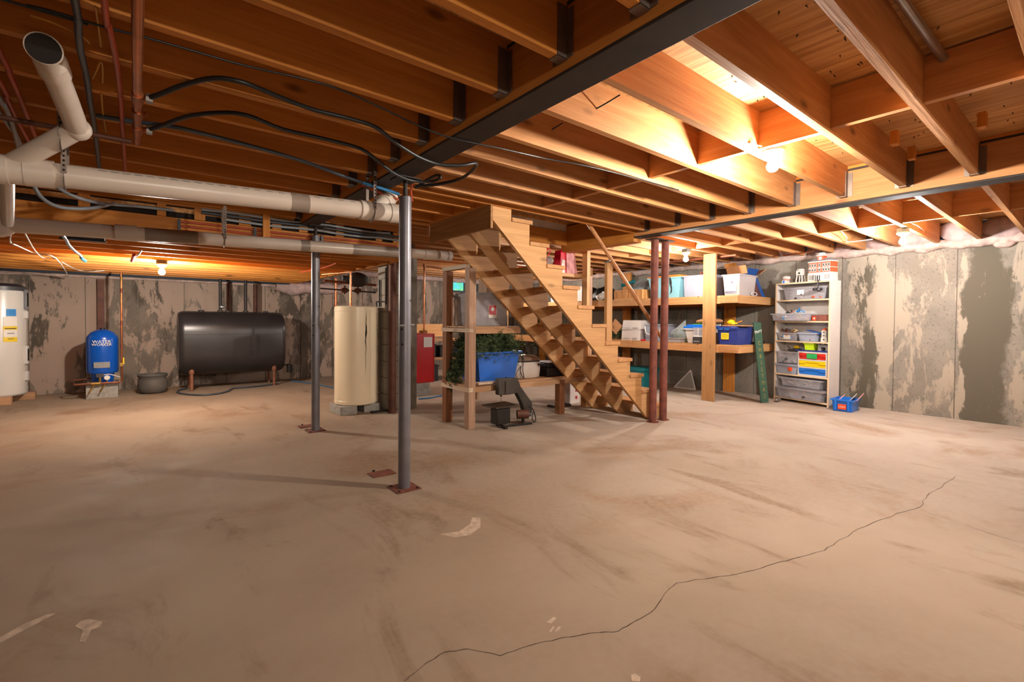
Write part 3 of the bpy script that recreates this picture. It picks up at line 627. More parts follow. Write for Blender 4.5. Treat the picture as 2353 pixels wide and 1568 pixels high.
t = thing('blue_water_tube','slate blue water tube sagging below the lower black hose to the nearest post','tube',fz(500,315,2.08))
run('sleeve','','',[(222,266,2.09),(310,280,2.09),(400,292,2.09),(470,308,2.09),(600,342,2.085),(700,372,2.075),(790,405,2.05),(835,421,2.035)],.0115,'slate_tube',parent=t)
run('tube','','',[(833,420,2.035),(880,434,2.02),(918,447,2.0)],.0105,'blue_tube',parent=t)
t = thing('red_water_tube','short red water tube beside the blue one at the nearest post','tube',fz(880,445,2.0))
run('tube','','',[(830,424,2.04),(860,438,2.02),(925,462,1.98)],.0085,'red_tube',parent=t); run('tail','','',[(947,462,1.98),(944,440,2.02),(948,420,2.05)],.0085,'red_tube',parent=t)
run('black_cable','thin black cable running under the near joists and across the girder to the lamp side','cable',[(20,3),(60,12),(120,26),(240,62),(330,85),(430,113),(560,150),(700,182),(775,204),(860,240),(960,288,2.06),(1040,318,2.042),(1150,341,2.06),(1250,364,2.09),(1345,381,2.092),(1450,407,2.092),(1560,437,2.092)],.0045,'black_plastic',2.092,n=6,lead=(-2.5,0,0))
t = thing('iron_pipe','thin brown iron pipe crossing the tubes near the left edge','pipe',fz(150,297,2.0))
run('pipe','','',[(-60,258),(150,297),(302,326)],.012,'iron_brown',2.02,parent=t,smooth=False,lead=(-3,0,0))
for nm, lab, pts, r, mat, z in (
  ('grey_water_tube','dark slate water tube running away overhead beside the copper pipe',[(166,-30),(178,40),(184,110),(200,180),(207,235),(214,275),(222,330),(230,400),(238,440)],.011,'slate_tube',2.085),
  ('red_water_tube','brick red water tube running away overhead just left of the copper pipe',[(236,-30),(250,60),(268,145),(278,230),(281,290),(285,350),(290,420)],.0095,'red_tube',2.085),
  ('red_water_tube','right one of two red water tubes at the far left edge of the ceiling',[(-10,100),(22,170),(52,240),(80,310),(108,372)],.0095,'red_tube',2.085),
  ('red_water_tube','left one of two red water tubes at the far left edge of the ceiling',[(-10,170),(15,225),(42,280),(72,335),(92,372)],.0095,'red_tube',2.085),
  ('pale_water_tube','outer pale grey water tube at the far left edge of the ceiling',[(-10,215),(8,240),(28,285),(42,340),(46,365)],.0095,'grey_tube',2.07),
  ('pale_water_tube','inner pale grey water tube beside the outer one at the left edge',[(2,262),(20,290),(40,315),(52,350)],.009,'grey_tube',2.08)):
    run(nm,lab,'tube',pts,r,mat,z,lead=(0,-2.2,0))
for i,(lab,pts) in enumerate((('yellow wire dangling between dark and red tubes overhead',[(220,15),(226,60),(232,107)]),('forked yellow wire lower down between dark and red tubes overhead',[(212,181),(222,162),(232,141),(236,160),(236,190)]),('yellow wire lying along a joist left of the dark tube',[(70,35),(110,48),(160,68),(190,84),(206,100)]),('yellow wire hanging just below the fork between the tubes',[(233,215),(237,262),(244,305)]))):
    run('yellow_wire',lab,'wire',pts,.0035,'yellow_wire',2.10-.004,n=5)
for lab, pts in (('upper pale tube looping from the thick drain pipe to the stepped ceiling edge',[(125,425,1.93),(160,447,1.93),(205,462,1.95),(255,470,1.96),(320,475,1.98),(400,484,2.0)]),('lower pale tube looping from the thick drain pipe to the stepped ceiling edge',[(73,415,1.93),(90,448,1.90),(120,470,1.90),(160,479,1.92),(215,478,1.95),(262,468,1.97)])):
    P = [fy(x,y,4.1+(.85 if x>250 else .5)*min(1,x/260)) for x,y,_ in pts]; tag(MB().tube(P,.012,8).build('pale_water_tube','grey_tube',None,angle=60),lab,'tube')
# tubes and copper lines fixed along the stepped timber face
for i,(z,mat,r,x0,x1) in enumerate(((2.075,'grey_tube',.012,.45,2.2),(2.045,'slate_tube',.012,.45,2.3),(2.01,'grey_tube',.012,.6,2.3))):
    P = [Vector((x0+(x1-x0)*k/8, YD-.05+.01*math.sin(k*2+i), z+.006*math.sin(k*1.7+i))) for k in range(9)]
    tag(MB().tube(P,r,8).build('pipe_line',mat,None,angle=60), ('topmost pale line of three along the stepped timber face','dark middle line of three along the stepped timber face','lowest pale line of three along the stepped timber face')[i],'tube','tubes along the stepped timber face')
for i,z in enumerate((1.955,1.915,1.875,1.835)):
    P = [Vector((.3+2.0*k/8, YD-.012, z+.004*math.sin(k*1.3+i))) for k in range(9)]
    tag(MB().tube(P,.0095,8).build('red_tube_line','red_tube',None,angle=60), 'red tube clipped along the stepped timber face, '+('topmost of four','second from the top','third from the top','lowest of four')[i],'tube','red tubes along the stepped timber face')
for x in (.28,.86,1.42,1.47): box(x,x+.022,YD-.03,YD-.001,1.82,1.975).build('pipe_clip','black_plastic',ce)
box(.93,.99,YD-.08,YD-.046,1.82,2.12).build('hanger_board','joist_wood_z',ce)
# conduit at upper right
t = thing('conduit','bright steel conduit with an elbow on the plywood at upper right','pipe',fz(2120,75,2.29))
p0, p1 = fz(2040,-45,2.29), fz(2178,148,2.29)
MB().tube([p0,p1],.017,12,smooth=False).build('tube','galv',t); MB().tube([p1,p1+Vector((.03,-.02,0)),p1+Vector((.05,-.22,.0))],.017,12,smooth=False).build('tail','iron_brown',t); MB().ball(p1,.022).build('elbow','galv',t)
# wiring between lamps, small cables on the lamp side
for lab,pts,mat,r in (('white cable stapled along the joist to the nearest bulb lamp',[(1475,208,2.16),(1500,222,2.14),(1560,262,2.12),(1640,300,2.12),(1700,325,2.12),(1750,336,2.13)],'white_wire',.004),
  ('thin dark wire drooping across the first bay right of the girder',[(1270,240,2.2),(1325,266,2.16),(1370,250,2.2),(1425,218,2.25)],'black_plastic',.004),
  ('thin dark wire drooping across the second bay right of the girder',[(1160,300,2.2),(1210,323,2.16),(1250,308,2.2),(1293,283,2.24)],'black_plastic',.004),
  ('thin dark wire drooping across the third bay right of the girder',[(1078,343,2.2),(1125,366,2.16),(1190,336,2.24)],'black_plastic',.004)):
    run('wire',lab,'cable',pts,r,mat,n=5)
run('wire','white wire looping beside the bulb lamp at the stained concrete wall','cable',[(2090,512,2.15),(2110,520,2.15),(2125,535,2.14),(2127,548,2.10)],.005,'white_wire',n=6)
run('wire','pale wire stapled between joists left of the stained wall lamp','cable',[(1930,528,2.14),(1945,545,2.13),(1948,556,2.10),(2005,550,2.10)],.005,'white_wire',n=6)
tag(MB().tube([(6.5,3.2,2.06),(6.5,5.0,2.06),(6.5,7.5,2.06)],.02,10,smooth=False).build('copper_pipe','copper_dull',None),'brown copper pipe hung over the long storage shelf','pipe')
tag(MB().tube([Vector(fz(1790,577,2.08)),Vector(fz(1800,588,2.08)),Vector(fz(1840,582,2.08)),Vector(fz(1870,577,2.08))],.010,8,smooth=False).build('copper_pipe','copper',None),'thin copper pipe with a bend above the bookshelf end','pipe')
# loose wires in the far left bays
for lab,pts,mat,r in (('white cable hanging from the low joists above the water heater',[(27,530),(23,550),(26,560),(36,563),(80,582),(128,593),(160,640)],'white_wire',.006),
  ('thin pale cable hooping under the low joists near the blue tank',[(55,532),(62,545),(80,575),(98,592),(115,592),(130,596)],'white_wire',.005),
  ('white cable end curling along the wall top above the blue tank',[(143,603),(160,612),(180,621),(210,624),(240,622)],'white_wire',.006),
  ('pink tube sagging below the low joists near the farther grey post',[(690,626),(720,620),(745,615),(773,605)],'red_tube',.008)):
    P = [fz(x,y,ZD-.015-.02*(i%2)) if lab[0]!='x' else 0 for i,(x,y) in enumerate(pts)]
    P = [p if p.y < 9.3 else fy(pts[i][0],pts[i][1],9.3) for i,p in enumerate(P)]
    tag(MB().tube(P,r,6).build('loose_cable',mat,None,angle=60),lab,'cable')
t = thing('jacketed_cable','thick pale cable with blue end hanging below the low joists','cable',fz(165,565,1.74))
run('jacket','','',[(143,540),(150,548),(158,563),(172,577),(185,587),(188,593)],.012,'grey_tube',1.74,parent=t); run('end','','',[(187,590),(188,594),(196,600)],.016,'blue_tube',1.74,parent=t)
t = thing('wire_nut_cable','short cable with red wire cap hanging near the far left bulb lamp','cable',fz(310,585,1.74))
run('lead','','',[(325,575),(320,583),(312,590)],.008,'white_wire',1.74,parent=t); run('cap','','',[(308,586),(303,600)],.016,'sticker_red',1.74,parent=t)

tag(box(-.46,-.20,5.08,5.14,1.745,1.779).box(-.47,-.19,5.09,5.13,1.735,1.745).build('light_strip','sill_blue',None),'dark strip fixture under the low joists behind the long drain pipe','fixture')
# ================================================================== ALONG THE FAR WALL
# water heater
t = thing('water_heater','tall white water heater on timber blocks at the left edge','water heater',(-1.43,8.95,.10))
cx, cy, R = -1.43, 8.95, .285
MB().lathe([(.27,.0),(R,.02),(R,1.33),(R-.01,1.37)],(cx,cy,.10),40).build('body','white_enamel',t); MB().lathe([(R+.004,0),(R+.004,.05),(.22,.09),(.05,.095)],(cx,cy,1.46),40).build('cap','dark_grey_plastic',t)
def onheat(ang, z0, z1, wid, name, mat, par=t, off=.003, th=.004):
    mb = MB(); a0 = math.radians(ang); n = 5; vs = []
    for i in range(n+1):
        a = a0+(i/n-.5)*wid/R
        for z in (z0,z1):
            vs.append((cx+math.cos(a)*(R+off),cy+math.sin(a)*(R+off),z))
    mb.add(vs,[(2*i,2*i+2,2*i+3,2*i+1) for i in range(n)]); return mb.build(name,mat,par)
onheat(-52,1.13,1.22,.10,'energy_label','sticker_blue'); onheat(-54,1.00,1.12,.14,'white_label','sticker_white'); l = onheat(-54,.80,1.0,.14,'yellow_label','sticker_yellow',off=.0035); onheat(-54,.86,.955,.135,'white_strip','sticker_white',off=.005)
onheat(-54,.965,.975,.11,'print_line','ink',off=.006); onheat(-54,.905,.912,.07,'print_line','ink',off=.007); onheat(-54,.835,.842,.06,'print_line','ink',off=.006)
e = math.radians(-12)
for z0,z1,w_,mt,nm in ((1.22,1.48,.07,'grey_plastic','display_frame'),(.50,.74,.06,'white_plastic','element_cover'),(.28,.40,.06,'white_plastic','element_cover'),(1.10,1.20,.05,'white_plastic','element_cover')):
    pp = MB().beam((cx+math.cos(e)*(R+.006),cy+math.sin(e)*(R+.006),z0),(cx+math.cos(e)*(R+.006),cy+math.sin(e)*(R+.006),z1),w_,.04,(math.cos(e),math.sin(e),0)).build(nm,mt,t,bevel=.006)
    if z0 in (1.22,.50): MB().beam((cx+math.cos(e)*(R+.026),cy+math.sin(e)*(R+.026),z0+.04),(cx+math.cos(e)*(R+.026),cy+math.sin(e)*(R+.026),z1-.04),w_*.6,.006,(math.cos(e),math.sin(e),0)).build('dark_panel','ink',pp)
for i,(x,y,l) in enumerate(((-1.52,8.70,'front timber block under the white water heater'),(-1.35,9.12,'rear timber block under the white water heater'))):
    tag(box(x-.2,x+.26,y-.05,y+.09,0,.098).build('timber_block','old_lumber_x',None,bevel=.003),l,'block')
# blue pressure tank
t = thing('pressure_tank','blue domed pressure tank with white lettering on a block','tank',(-.378,8.80,.20))
cx, cy, R = -.378, 8.80, .176
MB().lathe([(.12,0),(.13,.13),(R-.01,.13),(R,.16),(R,.60),(R-.008,.64),(R-.05,.70),(.06,.735),(.02,.74)],(cx,cy,.215),36).build('shell','blue_paint',t,angle=50)
MB().lathe([(.03,0),(.03,.02),(.02,.025)],(cx,cy,.953),14).build('air_cap','black_plastic',t)
text('WATER',.058,'sticker_white',t,facing((cx,cy-R-.002,.785),(1,0,0)),spacing=1.0); text('WORKER',.05,'sticker_white',t,facing((cx,cy-R-.002,.745),(1,0,0)),spacing=1.0)
box(cx-.085,cx+.085,cy-R-.004,cy-R+.03,.425,.505).build('rating_plate','galv',t)
MB().tube([(cx-.28,cy-.2,.215),(cx+.15,cy-.2,.215),(cx+.20,cy-.2,.22)],.014,8,smooth=False).tube([(cx-.28,cy-.2,.215),(cx-.30,cy-.05,.26),(cx-.1,cy+.05,.27)],.010,8,smooth=False).build('manifold','copper_dull',t)
MB().cyl((cx-.11,cy-.2,.215),(cx-.02,cy-.2,.215),.022,n=10).cyl((cx-.02,cy-.2,.2),(cx-.02,cy-.2,.30),.014,n=8).build('brass_valve','brass',t)
MB().box(cx-.06,cx+.02,cy-.215,cy-.17,.30,.35).build('pressure_switch','dark_grey_plastic',t); MB().cyl((cx+.055,cy-.215,.29),(cx+.055,cy-.195,.29),.032,n=16).build('gauge','sticker_white',t); MB().cyl((cx+.055,cy-.2,.215),(cx+.055,cy-.2,.26),.008,n=8).build('gauge_stem','brass',t)
MB().tube([(cx+.02,cy-.20,.33),(cx+.08,cy-.2,.335),(cx+.14,cy-.19,.31),(cx+.19,cy-.17,.285)],.006,6).build('switch_cable','white_wire',t)
for x in (-.08,.03): MB().beam((cx+x,cy-.2,.20),(cx+x-.05,cy-.23,.10),.016,.012).build('drain_lever','brass',t)
tag(box(cx-.17,cx+.17,cy-.15,cy+.2,0,.213).build('concrete_block','cinder',None,bevel=.004),'concrete block under the blue pressure tank','block')
t = thing('copper_riser','copper riser pipe with yellow valve handle right of the blue tank','pipe',(-.16,8.62,.22))
rx, ry = -.165, 8.60
MB().tube([(rx,ry,.22),(rx,ry,1.76)],.0125,10,smooth=False).build('pipe','copper',t)
for z in (1.66,1.50,1.05,.72): MB().cyl((rx,ry,z-.03),(rx,ry,z+.03),.017,n=10).build('coupling','brass' if z>1.6 else 'copper_dull',t)
MB().box(rx+.012,rx+.028,ry-.02,ry+.004,.47,.56).build('valve_handle','sticker_yellow',t); MB().box(rx-.02,rx+.014,ry-.02,ry+.02,.44,.49).build('valve','brass',t)
tag(box(-.46,-.38,YF-.06,YF-.012,.9,1.70).build('wall_pipe','iron_brown',None),'dark rusty pipe on the wall behind the blue tank','pipe')
# rubber tub
t = thing('round_tub','round grey tub with rolled rim on the floor beside the oil tank','tub',(.185,8.85,0))
MB().lathe([(.13,0),(.165,.03),(.185,.10),(.178,.19),(.168,.235),(.18,.25),(.19,.27),(.18,.285),(.165,.28),(.16,.2),(.12,.05),(.01,.04)],(.185,8.86,.001),36).build('tub','pot_grey',t,angle=60)
# oil tank
t = thing('oil_tank','large black steel oil tank on pipe legs against the far wall','tank',(1.24,8.95,.24))
x0, x1, yc, z0, z1, hw = .50, 1.98, 8.95, .225, 1.235, .315
pr_ = [(yc+hw*math.cos(a),(z1-hw if s else z0+hw)+hw*math.sin(a)) for s,a in [(1,PI*i/14) for i in range(15)]+[(0,PI+PI*i/14) for i in range(15)]]
def scl(k): c = (yc,(z0+z1)/2); return [(c[0]+(p[0]-c[0])*k,c[1]+(p[1]-c[1])*(1-(1-k)*.6)) for p in pr_]
mb = MB(); n = len(pr_); vs = []; rings = [(x0,.90),(x0+.03,.965),(x0+.075,1),(x1-.075,1),(x1-.03,.965),(x1,.90)]
for x,k in rings: vs += [(x,p[0],p[1]) for p in scl(k)]
mb.add(vs,[(i*n+k,i*n+(k+1)%n,(i+1)*n+(k+1)%n,(i+1)*n+k) for i in range(5) for k in range(n)]+[tuple(range(n-1,-1,-1)),tuple(range(5*n,6*n))]); mb.build('shell','tank_black',t,angle=50)
for z in (.87,.62): box(x0+.07,x1-.07,yc-hw-.0025,yc-hw+.01,z,z+.006).build('weld_seam','steel_dark',t)
for x in (.66,1.82):
    for s,mt in ((-1,'tank_leg'),(1,'tank_leg')):
        y = yc+s*.20; MB().cyl((x,y,.0),(x,y,.36),.024,n=12).build('leg',mt,t); MB().cyl((x,y,.26),(x,y,.345),.036,n=12).build('leg_socket',mt,t)
for x in (.80,1.06,1.16,1.42,1.72): MB().cyl((x,yc-.05,z1-.01),(x,yc-.05,z1+.02),.04,n=12).build('fill_port','steel_dark',t)
MB().cyl((1.99,yc-.12,.33),(2.10,yc-.12,.33),.012,n=8).cyl((2.08,yc-.12,.20),(2.08,yc-.12,.31),.045,n=12).cyl((2.08,yc-.12,.31),(2.08,yc-.12,.33),.05,n=12).build('oil_filter','iron',t)
t = thing('tank_pipes','vertical iron fill and vent pipes on top of the black oil tank','pipe',(1.2,8.93,1.25))
for x,r,mt in ((1.06,.022,'iron'),(1.42,.024,'iron')): MB().cyl((x,yc-.05,z1+.02),(x,yc-.05,1.76),r,n=12).build('pipe',mt,t)
MB().ball((1.085,yc-.08,1.31),(.05,.03,.03)).build('gauge_cap','galv',t)
for x,lab in ((1.25,'left brown pipe on the wall behind the oil tank'),(1.66,'right brown pipe on the wall behind the oil tank')): tag(MB().cyl((x,YF-.06,.4),(x,YF-.06,1.74),.035,n=12).build('wall_pipe','iron_brown',None),lab,'pipe','brown wall pipes')
P = [fz(x,y,.014) for x,y in ((640,882),(600,887),(560,891),(535,893),(525,899),(500,905),(460,908),(425,906),(408,902),(412,897),(430,893))]
tag(MB().tube(P,.013,8).build('floor_hose','slate_tube',None,angle=60),'grey hose coiled on the floor in front of the oil tank','hose')
P = [fz(x,y,.01) for x,y in ((668,876),(700,879),(740,886),(770,893))]
tag(MB().tube(P,.008,6).build('floor_hose','blue_tube',None,angle=60),'thin blue hose along the floor behind the farther grey post','hose')
for i in range(90):
    pass

# ================================================================== MIDDLE: beige tank, chimney, boiler
t = thing('storage_tank','tall beige cylindrical tank with a long dark crack down its jacket','tank',(2.115,5.74,.10))
cx, cy, R = 2.115, 5.74, .252
MB().lathe([(R-.012,0),(R,.012),(R,1.17),(R-.012,1.183),(.02,1.19)],(cx,cy,.10),44).build('jacket','beige_enamel',t)
MB().lathe([(R+.0015,.03),(R+.003,.032),(R+.003,.05),(R+.0015,.052)],(cx,cy,.10),44).build('band','beige_enamel',t); MB().lathe([(R+.0015,1.12),(R+.003,1.122),(R+.003,1.14),(R+.0015,1.142)],(cx,cy,.10),44).build('band','beige_enamel',t)
# crack along the jacket facing the room
ca = math.radians(-84); mb = MB(); rn = random.Random(4); pr0 = []
zz = [1.255,1.20,1.15,1.10,1.07,1.04,1.01,.97,.94,.90,.86,.82,.78,.72,.66,.60,.54,.48]
ww = [v*rn.uniform(.6,1.4) for v in (.002,.004,.008,.010,.014,.017,.012,.018,.016,.011,.011,.010,.008,.007,.005,.003,.002,.001)]
for z,wd in zip(zz,ww):
    k = -.02*(1.255-z)+rn.uniform(-.022,.022); pr0.append([(cx+math.cos(ca+k+s*wd/R/2)*(R+.0018),cy+math.sin(ca+k+s*wd/R/2)*(R+.0018),z+rn.uniform(-.008,.008)*0) for s in (-1,1)])
vs = [p for q in pr0 for p in q]; mb.add(vs,[(2*i,2*i+1,2*i+3,2*i+2) for i in range(len(zz)-1)]); mb.build('jacket_crack','gap_dark',t,angle=0)
for i,(x,y,l) in enumerate(((1.97,5.62,'left cinder block under the beige tank'),(2.27,5.66,'right cinder block under the beige tank'))):
    tag(box(x-.12,x+.08,y-.10,y+.3,0,.098).build('cinder_block','cinder',None,bevel=.004),l,'block')
t = thing('copper_pipework','copper and iron pipes with valves above the beige tank','pipes',(2.1,5.8,1.3))
q = fy(806,640,5.72)
MB().tube([(q.x,5.72,1.285),(q.x,5.72,1.70),(q.x-.22,6.1,1.68)],.0125,10,smooth=False).build('pipe','copper',t)
MB().tube([(2.38,5.66,1.285),(2.38,5.66,1.62)],.013,8,smooth=False).build('black_pipe','iron',t)
MB().tube([(2.30,5.55,1.285),(2.30,5.55,1.34),(2.36,5.45,1.34),(2.36,5.42,1.34),(2.36,5.42,1.75)],.010,8).build('side_pipe','iron',t)
MB().tube([(1.9,6.3,1.62),(2.6,6.3,1.60)],.017,8).build('supply_pipe','copper_dull',t); MB().tube([(1.85,6.3,1.52),(2.6,6.3,1.50)],.010,8).build('return_pipe','iron',t)
for x,z,r in ((2.16,1.51,.032),(2.34,1.515,.03)): MB().cyl((x-.04,6.3,z),(x+.04,6.3,z),r,n=10).cyl((x,6.3,z-.05),(x,6.3,z+.06),r*.6,n=8).build('valve','iron_brown',t)
MB().cyl((2.1,6.2,1.66),(2.22,6.2,1.66),.035,n=12).build('pump','slate_tube',t); MB().lump((2.33,6.3,1.66),(.16,.1,.10),3,.1,16,8).build('expansion_tank','steel_dark',t,angle=60)
c = fz(771,903,0)
for i,(dx,dy,mt,r,lab) in enumerate(((0,0,'iron_brown',.020,'tall brown pipe standing just left of the beige tank'),(-.025,-.09,'copper',.011,'thin copper riser just left of the beige tank'))):
    tag(MB().cyl((c.x+dx,c.y+dy,.002),(c.x+dx,c.y+dy,1.74 if i else 1.77),r,n=12).build('riser_pipe',mt,None),lab,'pipe')
# chimney of concrete blocks
t = thing('chimney','grey concrete block chimney rising behind the nearest post','chimney',(2.66,5.75,0))
ch0,ch1,cy0,cy1 = 2.40,2.795,5.50,5.76
box(ch0+.008,ch1-.008,cy0+.008,cy1-.008,0,2.09).build('mortar_core','mortar',t)
z = 0; k = 0
while z < 2.0:
    h = .196
    if k % 2 == 0: bs = [(ch0,ch0+.19,cy0,cy1),(ch0+.198,ch1,cy0,cy1)]
    else: bs = [(ch0,ch1,cy0,cy1)]
    for bb in bs: box(bb[0],bb[1],bb[2],bb[3],z+.004,min(z+h,2.09)).build('block','block',t,bevel=.004)
    z += .204; k += 1
box(ch1-.17,ch1+.004,cy0-.03,cy0-.002,0,2.0).build('cover_board','mortar',t)
t = thing('iron_column','dark rusty round column in front of the block chimney','post',(2.41,5.34,0))
MB().cyl((2.41,5.34,.003),(2.41,5.34,2.0),.048,n=20).build('tube','iron_brown',t); box(2.33,2.49,5.26,5.42,2.0,2.012).build('cap_plate','iron',t); box(2.2,2.5,5.44,5.5,.0,.02).build('base_plate','iron',t)
# boiler
t = thing('boiler','red boiler with white notice, on a block behind the chimney','boiler',(3.3,6.5,.19))
box(2.98,3.517,6.29,6.95,.19,.92).build('jacket','red_enamel',t,bevel=.008); nl = box(3.33,3.47,6.284,6.289,.72,.87).build('notice','sticker_white',t)
for k in range(7): box(3.345,3.345+.09+.02*(k%3),6.2832,6.284,.735+k*.018,.738+k*.018).build('print_line','grey_plastic',nl,angle=0)
bp_ = fy(975,640,6.32); MB().tube([(bp_.x,6.32,.94),(bp_.x,6.32,1.86),(bp_.x+.07,6.4,1.93),(bp_.x+.6,6.6,1.93)],.012,10).build('copper_pipe','copper',t)
MB().cyl((3.30,6.36,.95),(3.42,6.36,.95),.02,n=8).cyl((3.36,6.36,.92),(3.36,6.36,1.0),.016,n=8).build('valve','brass',t)
for i,(x0_,x1_,z0_,z1_) in enumerate(((3.05,3.47,0,.095),(3.10,3.44,.097,.188))): tag(box(x0_,x1_,6.30,6.8,z0_,z1_).build('cinder_block','cinder',None,bevel=.004),('lower','upper')[i]+' cinder block under the red boiler','block')
P = [fz(x,y,.012) for x,y in ((962,917),(985,915),(1005,911),(1024,909))]; tag(MB().tube(P,.010,6).build('floor_hose','blue_tube',None),'blue hose on the floor beside the red boiler','hose')
# bench beyond the boiler
t = thing('workbench','rough lumber workbench with dark crates beyond the red boiler','bench',(4.3,7.8,0))
box(3.85,5.0,7.6,8.2,.74,.78).build('bench_top','old_lumber_x',t); box(3.85,5.0,7.6,8.2,.40,.44).build('lower_shelf','old_lumber_x',t); box(3.85,5.0,8.2,8.24,.80,1.05).build('back_board','stair_wood_x',t)
for x in (3.87,4.9):
    for y in (7.62,8.1): box(x,x+.08,y,y+.08,0,.74).build('leg','brown_lumber_z',t)
for i,(x,z,h) in enumerate(((3.95,.444,.24),(4.4,.444,.2),(4.0,.0,.3))): tag(MB().box(x,x+.36,7.66,8.05,z+.001,z+h).box(x-.01,x+.37,7.65,8.06,z+h-.03,z+h+.001).build('dark_crate','black_plastic',None,bevel=.006),('left dark crate on the lower shelf of the workbench','right dark crate on the lower shelf of the workbench','dark crate on the floor under the workbench')[i],'crate')

# ================================================================== SHELF UNDER THE STAIRS
t = thing('storage_rack','rough two-tier lumber rack standing under the stairs','shelf',(2.7,4.3,0))
for x,y,top,mt in ((2.70,4.085,1.66,'old_lumber_z'),(2.70,4.54,1.66,'brown_lumber_z'),(4.66,4.66,.42,'brown_lumber_z'),(4.02,4.11,.42,'brown_lumber_z')):
    box(x-.042,x+.042,y-.042,y+.042,0,top).build('post',mt,t,bevel=.003)
box(2.655,2.70,4.03,4.60,1.0,1.04).build('cross_rail','raw_lumber',t); box(2.655,2.70,4.03,4.60,.385,.43).build('cross_rail','raw_lumber',t); box(2.63,2.70,4.10,4.55,1.66,1.70).build('cross_rail','raw_lumber',t)
box(2.745,3.36,4.07,4.11,.985,1.045).build('front_rail','old_lumber_x',t); box(2.745,4.50,4.07,4.11,.372,.43).build('front_rail','old_lumber_x',t); box(2.745,4.66,4.62,4.66,.372,.43).build('front_rail','old_lumber_x',t); box(2.745,3.40,4.60,4.64,.985,1.04).build('front_rail','old_lumber_x',t)
for y in (4.115,4.28,4.45): box(2.66,4.54,y,y+.155,.431,.449).build('shelf_board','old_lumber_x',t); box(2.66,3.38,y,y+.155,1.046,1.062).build('shelf_board','old_lumber_x',t)
for x,z in ((2.66,.31),(2.76,.30)): box(x,x+.03,4.05,4.1,z,z+.075).build('cleat','old_lumber_z',t)

def tote(name, label, loc, rotz, w, d, h, mat, lid=None, taper=.86, group=None, lidh=.03, rim=.014, contents=None, sticker=None, cat='bin', handles=True):
    t = thing(name, label, cat, loc, rotz, group)
    mb = MB(); T = .004
    b, tp = (w*taper,d*taper), (w,d)
    def rect(ww,dd,z): return [(-ww/2,-dd/2,z),(ww/2,-dd/2,z),(ww/2,dd/2,z),(-ww/2,dd/2,z)]
    vs = rect(*b,.001)+rect(*tp,h)+rect(tp[0]-2*T,tp[1]-2*T,h)+rect(b[0]-2*T,b[1]-2*T,.006)
    fs = [(3,2,1,0)]+[(i,(i+1)%4,4+(i+1)%4,4+i) for i in range(4)]+[(4+i,4+(i+1)%4,8+(i+1)%4,8+i) for i in range(4)]+[(8+i,8+(i+1)%4,12+(i+1)%4,12+i) for i in range(4)]+[(12,13,14,15)]
    mb.add(vs,fs); mb.build('tub',mat,t,local=True,bevel=.004)
    rm = MB()
    for a in ((-w/2-rim,w/2+rim,-d/2-rim,-d/2-.001),(-w/2-rim,w/2+rim,d/2+.001,d/2+rim),(-w/2-rim,-w/2-.001,-d/2,d/2),(w/2+.001,w/2+rim,-d/2,d/2)): rm.box(a[0],a[1],a[2],a[3],h-.018,h)
    rm.build('rim',mat,t,local=True)
    if lid: MB().box(-w/2-rim-.002,w/2+rim+.002,-d/2-rim-.002,d/2+rim+.002,h+.001,h+lidh*.6).box(-w/2+.02,w/2-.02,-d/2+.02,d/2-.02,h+lidh*.6,h+lidh).build('lid',lid,t,local=True,bevel=.004)
    if contents:
        rn = random.Random(hash(label)%1000 if False else len(label)*7+int(w*100)); cols = contents
        for ci,cm in enumerate(cols):
            cb = MB(); hmax = h*.55
            for k in range(16):
                s = rn.uniform(.012,.035); x = rn.uniform(-.42,.42)*b[0]; y = rn.uniform(-.42,.42)*b[1]; z = .007+rn.random()**1.5*hmax
                a = rn.uniform(0,PI); dx = Vector((math.cos(a),math.sin(a),rn.uniform(-.4,.4)))*s; p = Vector((x,y,z+s*.5))
                cb.beam(p-dx,p+dx,s*.9,s*.7)
            cb.build('contents',cm,t,local=True,angle=0,kind='stuff')
    if sticker:
        (sx,sz,sw_,sh,sm) = sticker; f = taper+(1-taper)*(sz/h); y = -d*f/2-.004
        MB().box(sx-sw_/2,sx+sw_/2,y-.001,y+.002,sz-sh/2,sz+sh/2).build('sticker',sm,t,local=True)
    return t
BR = ['toy_grey','toy_dark','toy_white','toy_brick','toy_tan','sticker_blue']
# blue tote of pine garland
tote('storage_tote','blue plastic tote overflowing with pine garland under the stairs',(3.13,4.35,.451),0,.58,.40,.33,'blue_plastic',taper=.82,rim=.022)
rn = random.Random(11); mb = MB(); mb2 = MB()
def sprig(m, c, L):
    d = Vector((rn.gauss(0,1),rn.gauss(0,1),rn.gauss(0,.8)+.25)).normalized(); u = d.cross(Vector((rn.random(),rn.random(),rn.random()))).normalized()
    for k in range(5):
        b0 = c+d*(L*k/5); 
        for s in (-1,1):
            e = b0+d*L*.28+u*s*L*.32; n_ = d.cross(u)*.003
            m.add([b0-n_*1.1,b0+n_*1.1,e],[(0,1,2)]); m.add([b0-d*.003,b0+d*.003,e+n_*2],[(0,1,2)])
        u = (u+d.cross(u)*.9).normalized()
for k in range(1700):
    a = rn.random(); x = 2.78+.62*a; zt = .83+.155*math.sin(a*PI)**.5
    c = Vector((x, 4.35+rn.gauss(-.03,.12), rn.uniform(.72,zt) if rn.random()<.5 else zt-abs(rn.gauss(0,.05))))
    sprig(mb if rn.random()<.62 else mb2, c, rn.uniform(.05,.09))
for k in range(700):      # the tail hanging over the rack's end
    a = rn.random(); c = Vector((2.86-.17*a+rn.gauss(0,.035), 4.34+.05*a+rn.gauss(0,.05), .93-.50*a**1.3+rn.gauss(0,.03)))
    sprig(mb if rn.random()<.7 else mb2, c, rn.uniform(.05,.08))
